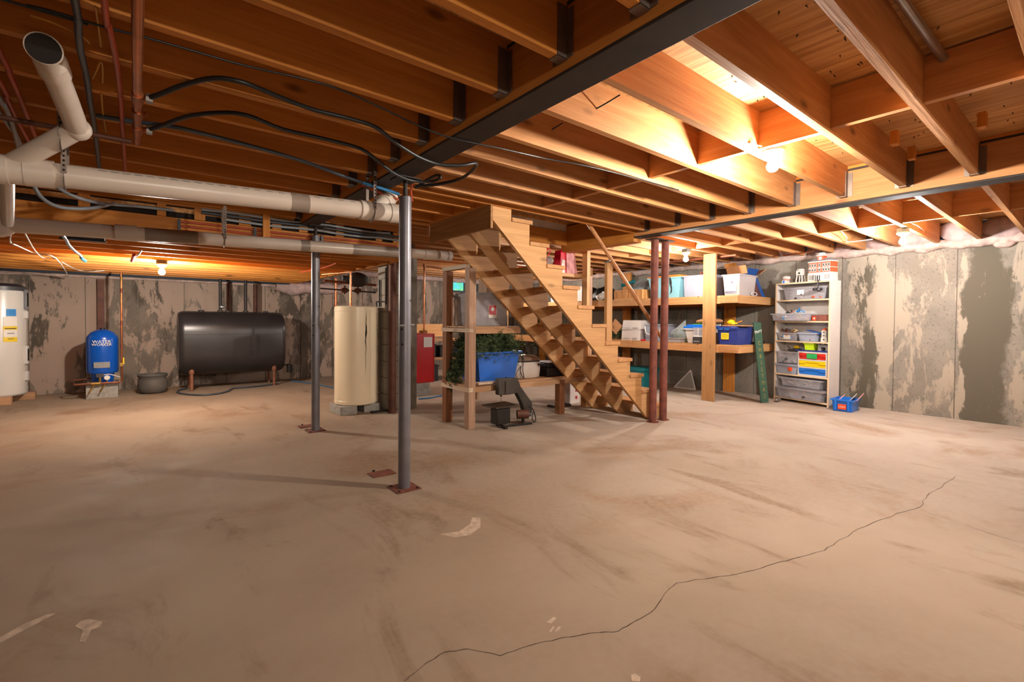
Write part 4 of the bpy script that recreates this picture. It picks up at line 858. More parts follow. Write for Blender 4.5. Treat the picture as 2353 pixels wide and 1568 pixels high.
t = thing('pine_garland','dark green artificial pine garland heaped in the blue tote, its tail hanging down','garland',(3.1,4.3,.75))
mb.build('needles','pine',t,angle=0,kind='stuff'); mb2.build('pale_needles','pine_light',t,angle=0,kind='stuff')
P = [(3.4,4.3,.86),(3.2,4.4,.9),(3.0,4.35,.9),(2.86,4.34,.92),(2.78,4.36,.72),(2.70,4.39,.46)]; MB().tube(P,.008,6).build('stem','iron_brown',t)
# roaster
t = thing('roaster_oven','white oval roaster oven with metal lid on the rack under the stairs','roaster',(3.60,4.30,.45))
def oval(m,z,rx,ry,n=28): return [(3.60+rx*(abs(math.cos(2*PI*k/n))**.7)*(1 if math.cos(2*PI*k/n)>0 else -1),4.30+ry*(abs(math.sin(2*PI*k/n))**.7)*(1 if math.sin(2*PI*k/n)>0 else -1),z) for k in range(n)]
def stack(levels): 
    m = MB(); vs = []; n = 28
    for z,rx,ry in levels: vs += oval(m,z,rx,ry)
    return m.add(vs,[(i*n+k,i*n+(k+1)%n,(i+1)*n+(k+1)%n,(i+1)*n+k) for i in range(len(levels)-1) for k in range(n)]+[tuple(range(n-1,-1,-1)),tuple(range((len(levels)-1)*n,len(levels)*n))])
stack([(.451,.17,.12),(.465,.195,.14),(.60,.205,.148),(.645,.20,.145)]).build('body','roaster_white',t,angle=60); stack([(.646,.206,.15),(.658,.206,.15)]).build('rim','black_plastic',t)
stack([(.659,.195,.14),(.69,.18,.13),(.715,.13,.09),(.725,.03,.02)]).build('lid','roaster_lid',t,angle=70); MB().tube([(3.55,4.30,.722),(3.56,4.3,.75),(3.64,4.3,.75),(3.65,4.3,.722)],.008,6).build('lid_handle','black_plastic',t)
MB().tube([(3.44,4.16,.60),(3.40,4.12,.56),(3.42,4.11,.50),(3.46,4.12,.47),(3.44,4.12,.56),(3.47,4.15,.68),(3.5,4.2,.74)],.005,6).build('power_cord','black_plastic',t); box(3.70,3.79,4.13,4.16,.60,.62).build('side_handle','black_plastic',t)
tag(MB().box(3.86,4.16,4.16,4.5,.451,.56).box(3.87,4.15,4.17,4.49,.561,.62).build('black_case','black_plastic',None,bevel=.01),'black plastic case right of the white roaster','case')
tag(box(2.76,3.0,4.0,4.2,.4505,.4515+.012).build('loose_board','raw_lumber',None) if False else box(2.78,3.02,4.045,4.14,.452,.470).build('loose_board','raw_lumber',None),'short pale board lying on the rack in front of the blue tote','board')
# clear bin on the rack's upper tier
t = tote('clear_bin','big clear plastic bin with red and white label on the rack upper tier',(3.02,4.36,1.063),0,.50,.36,.33,'clear_plastic','clear_grey',taper=.92,contents=['toy_tan','toy_grey','card_white'],sticker=None)
l = MB().box(-.02,.085,-.1785,-.176,.09,.23).build('label_card','sticker_white',t,local=True); MB().box(-.016,.081,-.1795,-.1785,.125,.226).build('red_field','sticker_red',l if False else t,local=True); MB().cyl((.032,-.1797,.185),(.032,-.1803,.185),.022,n=16).build('emblem','sticker_white',t,local=True)
tag(MB().lathe([(.05,0),(.055,.02),(.045,.2),(.06,.27),(.065,.28),(.05,.285)],(2.82,4.5,1.063),20).build('plant_stand','roaster_white',None),'white round stand on the rack behind the front post','stand')
tag(MB().lathe([(.05,0),(.05,.12),(.03,.16),(.012,.17)],(3.33,4.35,1.063),14).build('dark_jar','iron',None),'dark jar beside the clear bin under the stairs','jar')
t = thing('white_box','white carton with red stripes under the stairs','box',fz(1322,928,0))
MB().box(-.09,.10,.02,.25,.001,.36).build('carton','card_white',t,local=True,bevel=.003)
for z in (.06,.16,.27): MB().box(.02,.055,.017,.0205,z,z+.04).build('red_stripe','sticker_red',t,local=True)
tag(MB().frus(fz(1285,934,0).x,fz(1285,934,0).y,.001,.03,.30,.16,.28,.14).build('flat_tray','dark_grey_plastic',None),'flat dark grey tray on the floor under the stairs','tray')

# ================================================================== SCROLL SAW
t = thing('scroll_saw','old grey cast iron scroll saw with motor standing on the floor','saw',(3.25,4.02,0))
Y0, Y1 = 3.93, 4.00
def pol(pts, Y=3.96): return [(fy(x,y,Y).x, fy(x,y,Y).z) for x,y in pts]
MB().prism(pol([(1142,870),(1181,868),(1189,876),(1193,888),(1219,924),(1219,948),(1203,948),(1197,927),(1185,903),(1165,907),(1143,908)]),'y',Y0,Y1).build('arm','saw_grey',t,bevel=.008)
q = fy(1152,905,3.96); MB().cyl((q.x,3.965,q.z-.03),(q.x,3.965,q.z+.02),.012,n=10).cyl((q.x,3.965,q.z-.10),(q.x,3.965,q.z-.03),.0025,n=6).cyl((q.x+.03,3.922,q.z+.0),(q.x+.03,3.922,q.z+.13),.007,n=8).build('plunger','saw_top',t)
q = fy(1164,870,3.96); MB().cyl((q.x,3.965,q.z-.03),(q.x,3.965,q.z+.016),.010,n=8).build('tension_knob','black_plastic',t)
T = [fz(x,y,.22) for x,y in ((1106,930),(1140,938),(1193,931),(1160,922))]
mb = MB(); mb.add([p-Vector((0,0,.014)) for p in T]+T,[(3,2,1,0),(4,5,6,7),(0,1,5,4),(1,2,6,5),(2,3,7,6),(3,0,4,7)]); mb.build('table','saw_top',t,bevel=.002)
q0, q1 = fy(1142,966,3.93), fy(1172,945,3.93); box(q0.x,q1.x,3.92,4.05,.03,.205).build('pedestal','saw_dark',t,bevel=.01)
q = fy(1195,953,3.95); MB().cyl((q.x-.06,3.93,.115),(q.x+.05,3.87,.115),.048,n=18).build('motor','iron_brown',t); MB().cyl((q.x+.05,3.87,.115),(q.x+.075,3.857,.115),.02,n=12).build('pulley','saw_grey',t)
MB().beam((q0.x+.02,3.94,.012),(q.x+.09,3.86,.012),.03,.022).beam((q0.x+.05,3.83,.012),(q0.x+.07,4.02,.012),.04,.022).beam((q.x+.0,3.9,.02),(q.x+.0,3.9,.09),.03,.03,(1,0,0)).build('foot','saw_dark',t,bevel=.006)
P = [(q.x+.05,3.86,.20),(q.x+.10,3.85,.16),(q.x+.13,3.84,.06),(q.x+.10,3.83,.025),(q.x+.08,3.84,.07),(q.x+.10,3.85,.13)]; MB().tube(P,.006,6).build('power_cord','black_plastic',t)

# ================================================================== ON THE STAIRS
c = fy(1315,632,4.42); t = thing('plank_shelf','pale plank shelf on the far side of the stairs carrying a gift bag','shelf',(c.x,4.4,c.z))
pz = c.z; box(3.05,fy(1342,635,4.36).x,4.30,4.56,pz-.045,pz).build('plank','stair_wood_x',t,bevel=.003); box(3.1,3.14,4.36,4.52,pz-.30,pz-.046).build('cleat','old_lumber_z',t)
b0, b1 = fy(1258,630,4.40), fy(1322,630,4.40)
t = thing('gift_bag','red gift bag with pink and grey print, on the plank behind the stairs','bag',((b0.x+b1.x)/2,4.42,pz))
xm, hw = (b0.x+b1.x)/2, (b1.x-b0.x)/2
MB().add([(xm-.07,4.36,pz+.001),(xm+hw,4.36,pz+.001),(xm+hw,4.50,pz+.001),(xm-.07,4.50,pz+.001),(xm-.05,4.37,pz+.30),(xm+hw-.045,4.38,pz+.30),(xm+hw-.045,4.48,pz+.30),(xm-.05,4.48,pz+.30)],[(3,2,1,0),(4,5,6,7),(0,1,5,4),(1,2,6,5),(2,3,7,6),(3,0,4,7)]).build('paper_bag','bag_red',t,bevel=.004)
MB().add([(xm+.045,4.356,pz+.002),(xm+hw-.002,4.358,pz+.002),(xm+hw-.045,4.374,pz+.29),(xm+.05,4.368,pz+.295)],[(0,1,2,3)]).build('printed_side','bag_pink',t)
MB().add([(xm-.06,4.352,pz+.002),(xm+.0,4.352,pz+.002),(xm+.02,4.36,pz+.17),(xm-.04,4.362,pz+.18)],[(0,1,2,3)]).build('grey_panel','foil',t)
MB().tube([(xm-.01,4.37,pz+.30),(xm+.0,4.365,pz+.34),(xm+.04,4.37,pz+.30)],.004,6).build('handle','white_wire',t)
t = thing('gift_wrap','crumpled red and silver gift wrap on the third stair tread','wrap',(3.08,3.5,Z1-RI*2))
zt = Z1-RI*2; MB().lump((3.06,3.45,zt+.08),(.06,.09,.08),6,.5).build('red_paper','bag_red',t,angle=40); MB().lump((3.13,3.42,zt+.05),(.07,.08,.05),2,.6).build('silver_paper','foil',t,angle=20)
MB().tube([(3.14,3.4,zt+.10),(3.16,3.38,zt+.15),(3.12,3.38,zt+.17),(3.11,3.4,zt+.11)],.004,6).build('ribbon','bag_red',t)
c = fy(1333,640,4.0); t = thing('glass_canister','clear canister with white lid on the fifth stair tread','jar',(3.54,3.9,Z1-RI*4))
zt = Z1-RI*4; MB().lathe([(.035,.001),(.037,.005),(.037,.17),(.033,.175)],(3.53,3.85,zt),18).build('glass','clear_plastic',t); MB().lathe([(.039,0),(.039,.022),(.036,.024)],(3.53,3.85,zt+.176),18).build('lid','white_plastic',t)

# ================================================================== LONG SHELF ALONG THE RIGHT WALL
FX, SZ0, SZ1 = 6.42, .812, 1.503
t = thing('storage_shelf','long two-tier wooden storage shelf built along the right wall','shelf',(7.0,3.1,0))
yend = 8.6
for z in (SZ0,SZ1):
    y = 3.13; k = 0
    box(FX,FX+.04,3.36,yend,z-.115,z-.022).build('front_rail','stair_wood_y',t,bevel=.003); box(FX-.012,FX+.03,3.125,3.375,z-.108,z-.010).build('end_block','stair_wood_y',t,bevel=.003)
    box(FX+.045,7.58,3.13,3.168,z-.112,z-.022).build('end_rail','stair_wood_x',t,bevel=.003); box(7.54,7.58,3.17,yend,z-.115,z-.022).build('back_rail','joist_wood_y',t)
    while y < yend: box(FX+.004+.01*(k%3),7.56,y,y+.19,z-.021,z).build('deck_board','stair_wood_x',t); y += .197; k += 1
    for yy in (4.3,5.5,6.7,7.9): box(FX+.041,7.538,yy,yy+.038,z-.11,z-.022).build('cross_joist','joist_wood_x',t)
box(FX-.045,FX-.004,3.43,3.615,0,2.10).build('post','stair_wood_z',t,bevel=.004); box(7.50,7.538,3.70,3.88,0,2.08).build('back_post','joist_wood_z',t,bevel=.003)
for y in (5.75,8.2): box(FX-.045,FX-.004,y,y+.09,0,2.09).build('post','stair_wood_z',t,bevel=.004); box(7.50,7.538,y,y+.18,0,2.08).build('back_post','joist_wood_z',t)
RZ = -PI/2      # fronts look at the room
def yof(px, X=6.5): return fx(px,690,X).y
def shelf_tote(name,label,px0,px1,zb,ztop,mat,lid=None,X=6.46,d=.45,**k):
    a, b_ = fx(px0,700,X).y, fx(px1,700,X).y
    return tote(name,label,(X+d/2+.02,(a+b_)/2,zb+.001),RZ,abs(a-b_),d,ztop-zb,mat,lid,**k)
# upper tier
tq = shelf_tote('storage_tote','pale turquoise tote with orange lid on the upper shelf',1487,1561,SZ1,1.82,'turquoise','orange_lid',taper=.84,rim=.012,lidh=.035)
MB().tube([(-.26+.38,-.245,.30),(.13,-.248,.24),(.15,-.24,.16),(.148,-.235,.10),(.14,-.235,.085),(.13,-.236,.10)],.006,6).tube([(.12,-.245,.31),(.145,-.25,.27),(.15,-.245,.20)],.006,6).build('bungee_cord','black_rubber',tq,local=True)
gt = shelf_tote('clear_bin','large grey translucent bin beside the turquoise tote on the upper shelf',1568,1632,SZ1,1.82,'clear_grey',None,d=.5,taper=.96,contents=['card_white','toy_grey']); MB().box(-.12,.08,-.258,-.252,.255,.30).box(.07,.11,-.26,-.25,.25,.30).build('latch','white_plastic',gt,local=True)
ft = shelf_tote('frosted_tote','white frosted open tote with a printed panel at the end of the upper shelf',1658,1697,SZ1,1.80,'frosted_plastic',None,X=6.50,d=.50,taper=.86,rim=.012)
w_ = .20; MB().add([(-.10,-.2255,.03),(.065,-.2255,.03),(.075,-.2445,.25),(-.11,-.2445,.25)],[(0,1,2,3)]).build('printed_panel','photo_print',ft,local=True)
MB().box(-.095,.06,-.2285,-.2275,.035,.12).build('print_shade','photo_dark',ft,local=True,angle=0)
MB().cyl((.0,-.2455,.19),(.0,-.2465,.19),.02,n=12).build('print_shade','photo_dark',ft,local=True,angle=0)
t = thing('toy_box','open blue printed cardboard box leaning at the end of the upper shelf','box',(7.15,3.40,SZ1+.001))
MB().add([(-.10,-.19,0),(.30,-.19,0),(.30,.16,0),(-.10,.16,0),(-.16,-.10,.34),(.18,-.10,.34),(.18,.20,.34),(-.16,.20,.34)],[(3,2,1,0),(4,5,6,7),(0,1,5,4),(1,2,6,5),(2,3,7,6),(3,0,4,7)]).build('carton','box_blue',t,local=True,bevel=.004)
MB().add([(-.085,-.195,.01),(.17,-.195,.01),(.07,-.112,.32),(-.14,-.112,.32)],[(0,1,2,3)]).build('printed_side','box_print',t,local=True)
MB().beam((-.16,.02,.345),(-.22,.02,.46),.30,.004,(1,0,.3)).beam((.18,-.1,.345),(.25,-.16,.42),.22,.004,(0,0,1)).build('flap','cardboard',t,local=True); MB().add([(-.16,-.10,.342),(.18,-.10,.342),(.16,-.15,.42),(-.17,-.15,.42)],[(0,1,2,3),(3,2,1,0)]).build('front_flap','box_blue',t,local=True)
t2 = thing('cable_loop','pale cable ring hanging on the front of the blue toy box','cable',(7.0,3.17,SZ1)); MB().tube([(6.95+.09*math.cos(a),3.155,SZ1+.035+.025*math.sin(a)) for a in [2*PI*i/12 for i in range(13)]],.006,6).build('ring','white_wire',t2)
t = thing('picture_frame','dark framed picture leaning behind the shelf post','frame',(6.9,3.75,SZ1)); MB().beam((6.75,3.80,SZ1+.01),(6.80,3.80,SZ1+.36),.34,.02,(0,1,0)).build('frame','steel_rust',t); MB().beam((6.735,3.77,SZ1+.06),(6.785,3.77,SZ1+.31),.22,.022,(0,1,0)).build('picture','cardboard',t)
t = thing('wicker_basket','orange rattan basket with finger hole on the upper shelf','basket',((6.45+6.8)/2,(yof(1417)+yof(1479))/2,SZ1+.001))
ya, yb_ = yof(1479), yof(1417); hh = .135; wv = (yb_-ya)/2
for k in range(21):
    yy = -wv+.012+(2*wv-.024)*k/20
    if abs(k-9) < 1.6: MB().cyl((-.17,yy,.012),(-.17,yy,.085),.009,n=6).build('stake','rattan',t,local=True); continue
    MB().cyl((-.17,yy,.012),(-.17,yy,hh),.009,n=6).build('stake','rattan',t,local=True)
MB().box(-.18,.17,-wv,wv,0,.012).box(-.18,-.16,-wv,wv,hh,hh+.018).box(.15,.17,-wv,wv,0,hh+.018).box(-.18,.17,-wv-.012,-wv,0,hh+.018).box(-.18,.17,wv,wv+.012,0,hh+.018).box(-.165,-.16,-wv,wv,.01,hh).build('frame','rattan',t,local=True)
rn = random.Random(5)
mb = MB(); mb.lump((6.62,(ya+yb_)/2,SZ1+.12),(.12,.20,.09),4,.5); tag(mb.build('packing_heap','bag_plastic',None),'crumpled clear plastic heaped in the rattan basket','plastic')
q = fx(1443,652,6.6); tag(MB().cyl((q.x,q.y+.13,q.z-.03),(q.x,q.y-.13,q.z+.03),.028,n=14).build('paper_roll','teal_plastic',None),'teal paper roll lying on the rattan basket heap','roll')
q = fx(1472,640,6.75); tag(MB().lump((6.85,q.y,SZ1+.22),(.16,.22,.14),9,.35,12,8,SZ1+.003).build('white_bag','bag_plastic',None),'clear sack bulging behind the rattan basket','bag')
tag(MB().lump((7.2,q.y-.1,SZ1+.22),(.14,.3,.22),12,.4,12,8,SZ1+.003).build('dark_coat','black_plastic',None),'dark bundle piled behind the rattan basket','bundle')
for i,(px,r,hh_,lab) in enumerate(((1385,.22,.17,'black trash bag on the upper shelf nearer the rail post'),(1359,.15,.16,'black trash bag on the upper shelf behind the stud post'))):
    q = yof(px,6.8); tag(MB().lump((6.85,q,SZ1+hh_*.72),(r,.19,hh_),20+i,.35,16,10,SZ1+.003).build('trash_bag','black_rubber',None),lab,'bag')
q = yof(1378); t = thing('plastic_bag','small knotted white plastic bag on the shelf edge','bag',(6.5,q,SZ1)); MB().lump((6.53,q,SZ1+.062),(.07,.10,.062),3,.3,12,8,SZ1+.003).build('bag','sticker_white',t); MB().lump((6.53,q-.05,SZ1+.13),(.02,.04,.03),5,.5).build('knot','sticker_white',t)
for i,(px0,px1,zt,lab) in enumerate(((1308,1336,1.78,'white plastic bin seen behind the stud post'),(1262,1288,1.72,'white plastic bin seen under the stairs slope'))): shelf_tote('white_bin',lab,px0,px1,SZ1,zt,'white_plastic',X=6.55,d=.4,taper=.9)
q = yof(1585,6.9); tag(box(7.0,7.3,q-.25,q+.2,SZ1+.345,SZ1+.375).build('plastic_cover','green_plastic',None,bevel=.008),'lime green lid lying behind the grey translucent bin','lid'); tag(MB().frus(7.15,q-.02,SZ1+.001,SZ1+.344,.34,.40,.36,.46).build('storage_tote','dark_grey_plastic',None,bevel=.01),'dark grey tote under the lime green lid','bin')
q = yof(1612,6.9); tag(box(7.05,7.4,q-.34,q-.12,SZ1+.001,SZ1+.45).build('black_case','black_plastic',None,bevel=.02),'black upright case behind the grey translucent bin','case')
# lower tier
for k,(px0,px1,z0,z1,lab) in enumerate(((1424,1466,SZ0,.985,'lower white file box on the lower shelf'),(1424,1466,.988,1.15,'upper white file box, slumped, stacked on another'))):
    a, b_ = fx(px1,740,6.46).y, fx(px0,740,6.46).y; c_ = (a+b_)/2; hw = (b_-a)/2
    t = thing('file_box',lab,'box',(6.7,c_,z0),RZ+(.05 if k else 0),'white file boxes'); h = z1-z0
    MB().frus(0,.0,.001,h,2*hw,.38,2*hw*(.97 if not k else .9),.38*(.98 if not k else .9)).build('carton','card_white',t,local=True,bevel=.004)
    yf = -.191+.0; MB().box(-hw*.95,-hw*.05,yf-.0035,yf-.001,.030,.0335).build('printed_line','ink',t,local=True,angle=0)
    MB().add([(hw*.45+.055*math.cos(a_),yf-.003,.032+.011*math.sin(a_)) for a_ in [2*PI*i/16 for i in range(16)]],[tuple(range(16))]).build('printed_handle','dark_grey_plastic',t,local=True,angle=0)
    MB().add([(hw*.45+.043*math.cos(a_),yf-.0036,.032+.006*math.sin(a_)) for a_ in [2*PI*i/16 for i in range(16)]],[tuple(range(16))]).build('handle_centre','card_white',t,local=True,angle=0)
q = yof(1412,6.6); rn = random.Random(21); m1 = MB(); m2 = MB()
for k in range(260): sprig(m1 if rn.random()<.6 else m2, Vector((6.62+rn.gauss(0,.06),q+rn.gauss(0,.10),SZ0+.03+rn.random()**.8*.22)), .07)
t = thing('pine_garland','small clump of green garland left of the white file boxes','garland',(6.6,q,SZ0)); m1.build('needles','pine',t,angle=0,kind='stuff'); m2.build('pale_needles','pine_light',t,angle=0,kind='stuff')
q = yof(1413,6.5); t = thing('cardboard_flap','open cardboard carton flap sticking out left of the file boxes','carton',(6.6,q,.95)); MB().beam((6.50,q-.10,.98),(6.50,q+.05,1.10),.2,.004,(1,0,0)).build('flap','cardboard',t); box(6.56,6.86,q-.1,q+.12,SZ0+.26,.97).build('carton','cardboard',t)
ct = shelf_tote('clear_bin','clear bin with white swing handles behind the rusty posts',1481,1520,SZ0,1.09,'clear_grey',None,taper=.94,d=.4,contents=['toy_grey','card_white'])
MB().tube([(-.15,-.215,.24),(-.10,-.225,.12),(.10,-.225,.12),(.15,-.215,.24)],.010,6).build('swing_handle','white_plastic',ct,local=True)
q = yof(1483); tag(MB().lump((6.45,q,SZ0+.018),(.02,.05,.017),2,.4).build('red_cloth','bag_red',None),'scrap of red cloth on the lower shelf edge','cloth')
q = yof(1556); t = thing('clear_sack','bulging clear plastic sack of green greenery on the lower shelf','bag',(6.65,q,SZ0)); MB().lump((6.68,q,SZ0+.13),(.17,.19,.14),7,.3,18,10,SZ0+.003).add([(6.6,q+.1,SZ0+.2),(6.6,q-.1,SZ0+.2),(6.72,q-.02,SZ0+.36),(6.75,q+.03,SZ0+.2)],[(0,1,2),(1,3,2),(3,0,2)]).build('sack','bag_plastic',t,angle=25)
m1 = MB()
for k in range(130): sprig(m1, Vector((6.68+rn.gauss(0,.05),q+rn.gauss(0,.08),SZ0+.06+rn.random()*.13)), .06)
m1.build('greenery','pine_light',t,angle=0,kind='stuff')
q = yof(1548); tag(MB().box(6.45,6.60,q-.14,q+.12,SZ0+.001,SZ0+.055).box(6.44,6.61,q-.15,q+.13,SZ0+.056,SZ0+.068).build('clear_box','frosted_plastic',None,bevel=.004),'small clear box in front of the plastic sack','box')
shelf_tote('storage_tote','grey tote with bright blue lid right of the plastic sack',1573,1622,SZ0,1.03,'white_plastic','bright_blue',X=6.52,d=.45,taper=.84,lidh=.06)
q = yof(1610); tag(MB().lump((6.75,q,1.14),(.16,.2,.05),4,.3,14,8).build('folded_blanket','cardboard',None),'tan blanket folded on the bright blue lid','blanket'); tag(box(6.6,6.85,q-.1,q+.18,1.0915,1.100).build('green_card','green_plastic',None),'lime green sheet under the tan blanket','sheet')
q = yof(1601,6.43); t = thing('drink_dispenser','clear dispenser with dark base standing at the shelf edge','dispenser',(6.48,q,SZ0+.001))
MB().frus(6.48,q,SZ0+.001,SZ0+.10,.09,.125,.085,.12).build('base','dark_grey_plastic',t,bevel=.004); MB().frus(6.48,q,SZ0+.101,SZ0+.12,.09,.13,.05,.07).build('collar','white_plastic',t); MB().frus(6.48,q,SZ0+.121,SZ0+.235,.075,.11,.08,.115).build('vessel','clear_plastic',t); MB().cyl((6.48,q,SZ0+.121),(6.48,q,SZ0+.23),.012,n=8).build('stem','white_plastic',t); MB().box(6.434,6.436,q-.045,q+.045,SZ0+.03,SZ0+.036).build('print_line','sticker_white',t)
nt_ = shelf_tote('storage_tote','navy blue tote with yellow notice on the lower shelf end',1648,1694,SZ0,1.045,'navy_plastic','navy_plastic',X=6.46,d=.48,taper=.92,rim=.008,lidh=.025)
MB().box(-.09,.02,-.2385,-.235,.075,.165).build('yellow_notice','sticker_yellow',nt_,local=True)
for z in (.14,.12,.10): MB().box(-.08,.01,-.2392,-.2385,z,z+.004).build('print_line','ink',nt_,local=True,angle=0)
MB().box(-.13,-.06,-.255,-.22,.205,.235).box(-.04,.03,-.255,-.22,.205,.235).build('latch','box_blue',nt_,local=True)
q = yof(1690,6.6); tag(box(6.5,6.8,q-.16,q+.14,1.073,1.088).build('wood_tray','stair_wood_y',None,bevel=.003),'orange wooden tray lying on the navy tote','tray')
t = thing('yellow_toy','yellow toy digger on the wooden tray','toy',(6.6,q+.05,1.089)); MB().lump((6.6,q+.06,1.13),(.04,.05,.035),3,.2).lump((6.6,q+.02,1.11),(.03,.06,.02),5,.2).build('body','yellow_plastic',t); MB().cyl((6.57,q+.04,1.098),(6.62,q+.04,1.098),.009,n=8).cyl((6.57,q-.02,1.098),(6.62,q-.02,1.098),.009,n=8).build('wheel','toy_dark',t); MB().beam((6.6,q-.02,1.12),(6.6,q-.1,1.15),.012,.012).build('boom','orange_lid',t)
q = yof(1652,6.55); t = thing('white_toy','small white and orange toy plane on the navy tote','toy',(6.52,q,1.074)); MB().beam((6.50,q-.06,1.088),(6.50,q+.07,1.085),.016,.02).beam((6.45,q,1.088),(6.55,q,1.088),.03,.006).build('body','toy_white',t)
tag(MB().tube([(6.9,3.16,SZ0+.02),(7.1,3.14,SZ0+.02),(7.3,3.16,SZ0+.02)],.018,6).build('strap','black_rubber',None),'black strap left on the lower shelf end','strap')
# under the shelf
tote('storage_tote','teal plastic bin with lid on the floor under the long shelf',(6.75,4.92,.001),RZ,.40,.42,.33,'teal_plastic','teal_plastic',taper=.86)
q = fz(1575,897,0); t = thing('mesh_tent','folded white mesh food tent on the floor under the shelf','mesh',q)
A = [Vector(fz(1549,890,.012)), Vector(fz(1598,896,.012)), Vector(fz(1600,880,.012))]; ap = Vector(fx(1587,851,A[1].x+.03))
MB().tube([A[0],A[1]],.008,6,smooth=False).tube([A[0],ap],.008,6,smooth=False).tube([A[1],ap],.008,6,smooth=False).tube([A[2],ap],.006,6,smooth=False).build('frame','white_wire',t); MB().add([A[0],A[1],ap,A[2]],[(0,1,2),(1,3,2)]).build('netting','net_white',t)
for i,y in enumerate((6.0,6.3)): tag(box(7.3,7.42,y,y+.1,0,.62).build('timber_offcut','old_lumber_z',None),('left timber offcut leaning at the wall under the shelf','right timber offcut leaning at the wall under the shelf')[i],'board')

# ================================================================== GREEN SIGN
a, b_ = Vector(fz(1757,926,0)), Vector(fy(1739,742,3.115)); d = (b_-a).normalized()
t = thing('christmas_sign','tall green wooden sign with gold letters leaning at the shelf end','sign',a)
xd = Vector((.97,-.24,0)); xd = (xd-d*xd.dot(d)).normalized(); nrm = xd.cross(d)
L = (b_-a).length; W = .15
mb = MB(); cc = [(-W/2,0),(W/2,0),(W/2,L),(-W/2,L)]; base = a+Vector((0,0,.004))
mb.add([base+xd*u+d*v+nrm*s for s in (-.009,.009) for u,v in cc],[(3,2,1,0),(4,5,6,7),(0,1,5,4),(1,2,6,5),(2,3,7,6),(3,0,4,7)]); mb.build('board','sign_green',t,bevel=.002)
for i,chr_ in enumerate('CHRISTMAS'): text(chr_,.085,'sign_gold',t,facing(base+d*(L-.30-.094*i)+nrm*.0095,xd,d))
M = facing(base+d*(L-.13)+nrm*.0095,(xd+d*.28),d-xd*.28); text('Merry',.062,'sign_white',t,M)

# ================================================================== BOOKSHELF
o = Vector((7.36,3.03,0)); e = Vector((7.185,2.27,0)); ang = math.atan2(e.y-o.y,e.x-o.x); W = (e-o).length; D = .22
t = thing('bookshelf','tall birch-edged bookshelf full of toy bins against the right wall','shelf',o,ang)
for x in (0,W-.02): MB().box(x,x+.02,.001,D,0,1.70).build('side_panel','melamine',t,local=True); MB().box(x,x+.02,-.003,.0,0,1.70).build('edge_strip','birch',t,local=True)
BZ = [1.70,1.457,1.155,.872,.396,.055]
for z in BZ: MB().box(.0205,W-.0205,.001,D-.01,z-.02,z).build('shelf','melamine',t,local=True); MB().box(.0205,W-.0205,-.003,.0,z-.02,z).build('edge_strip','birch',t,local=True)
MB().box(.021,W-.021,D-.008,D-.002,.06,1.69).build('back_panel','melamine',t,local=True)
def B(u,v,z): 
    c_,s_ = math.cos(ang), math.sin(ang); return Vector((o.x+u*c_-v*s_, o.y+u*s_+v*c_, z))
tote('clear_bin','clear lidded bin with red and white label on the top tier of the bookshelf',B(.41,.10,BZ[1]+.001),ang,.60,.17,.165,'clear_plastic','clear_plastic',taper=.9,contents=BR[:4],sticker=(-.05,.10,.10,.07,'sticker_white'),lidh=.012)
tote('clear_bin','long shallow clear bin heaped with toys, sticking out of the second tier',B(.26,.03,BZ[2]+.001),ang,.50,.24,.105,'clear_plastic',None,taper=.94,contents=BR)
tote('clear_bin','small clear bin with pale label and toys, left on the third tier',B(.18,.09,BZ[3]+.001),ang,.28,.18,.115,'clear_plastic',None,taper=.86,contents=BR,sticker=(-.0,.05,.10,.06,'sticker_white'))
tote('clear_bin','small clear bin with tilted blue lid, middle of the third tier',B(.46,.10,BZ[3]+.001),ang,.24,.17,.12,'clear_grey',None,taper=.88,contents=BR[:3])
tag(MB().beam(B(.43,.11,BZ[3]+.155),B(.62,.11,BZ[3]+.11),.14,.008).build('plastic_cover','box_blue',None,bevel=.003),'blue lid tilted on the small bin of the third tier','lid')
tote('clear_bin','upper clear bin of the stack left of the colourful drawers',B(.19,.09,BZ[4]+.155),ang,.30,.18,.165,'clear_plastic',None,taper=.92,contents=BR[:2])
tote('clear_bin','lower clear bin of the stack left of the colourful drawers, with orange print',B(.18,.09,BZ[4]+.001),ang,.32,.18,.135,'clear_grey','clear_plastic',taper=.86,contents=BR[:3],sticker=(.06,.07,.06,.05,'sticker_orange'),lidh=.014)
tote('clear_bin','upper wide clear bin on the lowest tier of the bookshelf',B(.40,.08,BZ[5]+.168),ang,.58,.2,.125,'clear_plastic',None,taper=.9,contents=BR[:3])
tote('clear_bin','bottom wide clear bin with coloured bricks on the lowest tier',B(.40,.06,BZ[5]+.001),ang,.66,.22,.15,'clear_plastic','clear_plastic',taper=.9,contents=BR,lidh=.012)
# drawers
td = thing('drawer_unit','small white unit of red, yellow and blue drawers on the bookshelf','drawers',B(.545,.09,BZ[4]+.001),ang)
w2, hh = .20, .335
DR = MB().box(-w2,w2,.075,.08,0,hh).box(-w2,-w2+.018,-.08,.075,0,hh).box(w2-.018,w2,-.08,.075,0,hh)
for z in (0,.105,.21,.315): DR.box(-w2+.018,w2-.018,-.08,.075,z,z+.018)
DR.build('cabinet','white_plastic',td,local=True)
for i,(mt) in enumerate(('draw_blue','yellow_plastic','red_plastic')):
    z = .019+.105*i; dr = MB().box(-w2+.02,w2-.02,-.074,.07,z+.001,z+.06).box(-w2+.02,w2-.02,-.084,-.074,z+.06,z+.083).box(-w2+.02,-w2+.10,-.086,-.074,z+.04,z+.083).box(w2-.10,w2-.02,-.086,-.074,z+.04,z+.083).build('drawer',mt,td,local=True,bevel=.002)
    if i == 2: MB().box(-.07,.07,-.0895,-.0865,z+.012,z+.080).build('green_card','green_card',td,local=True)
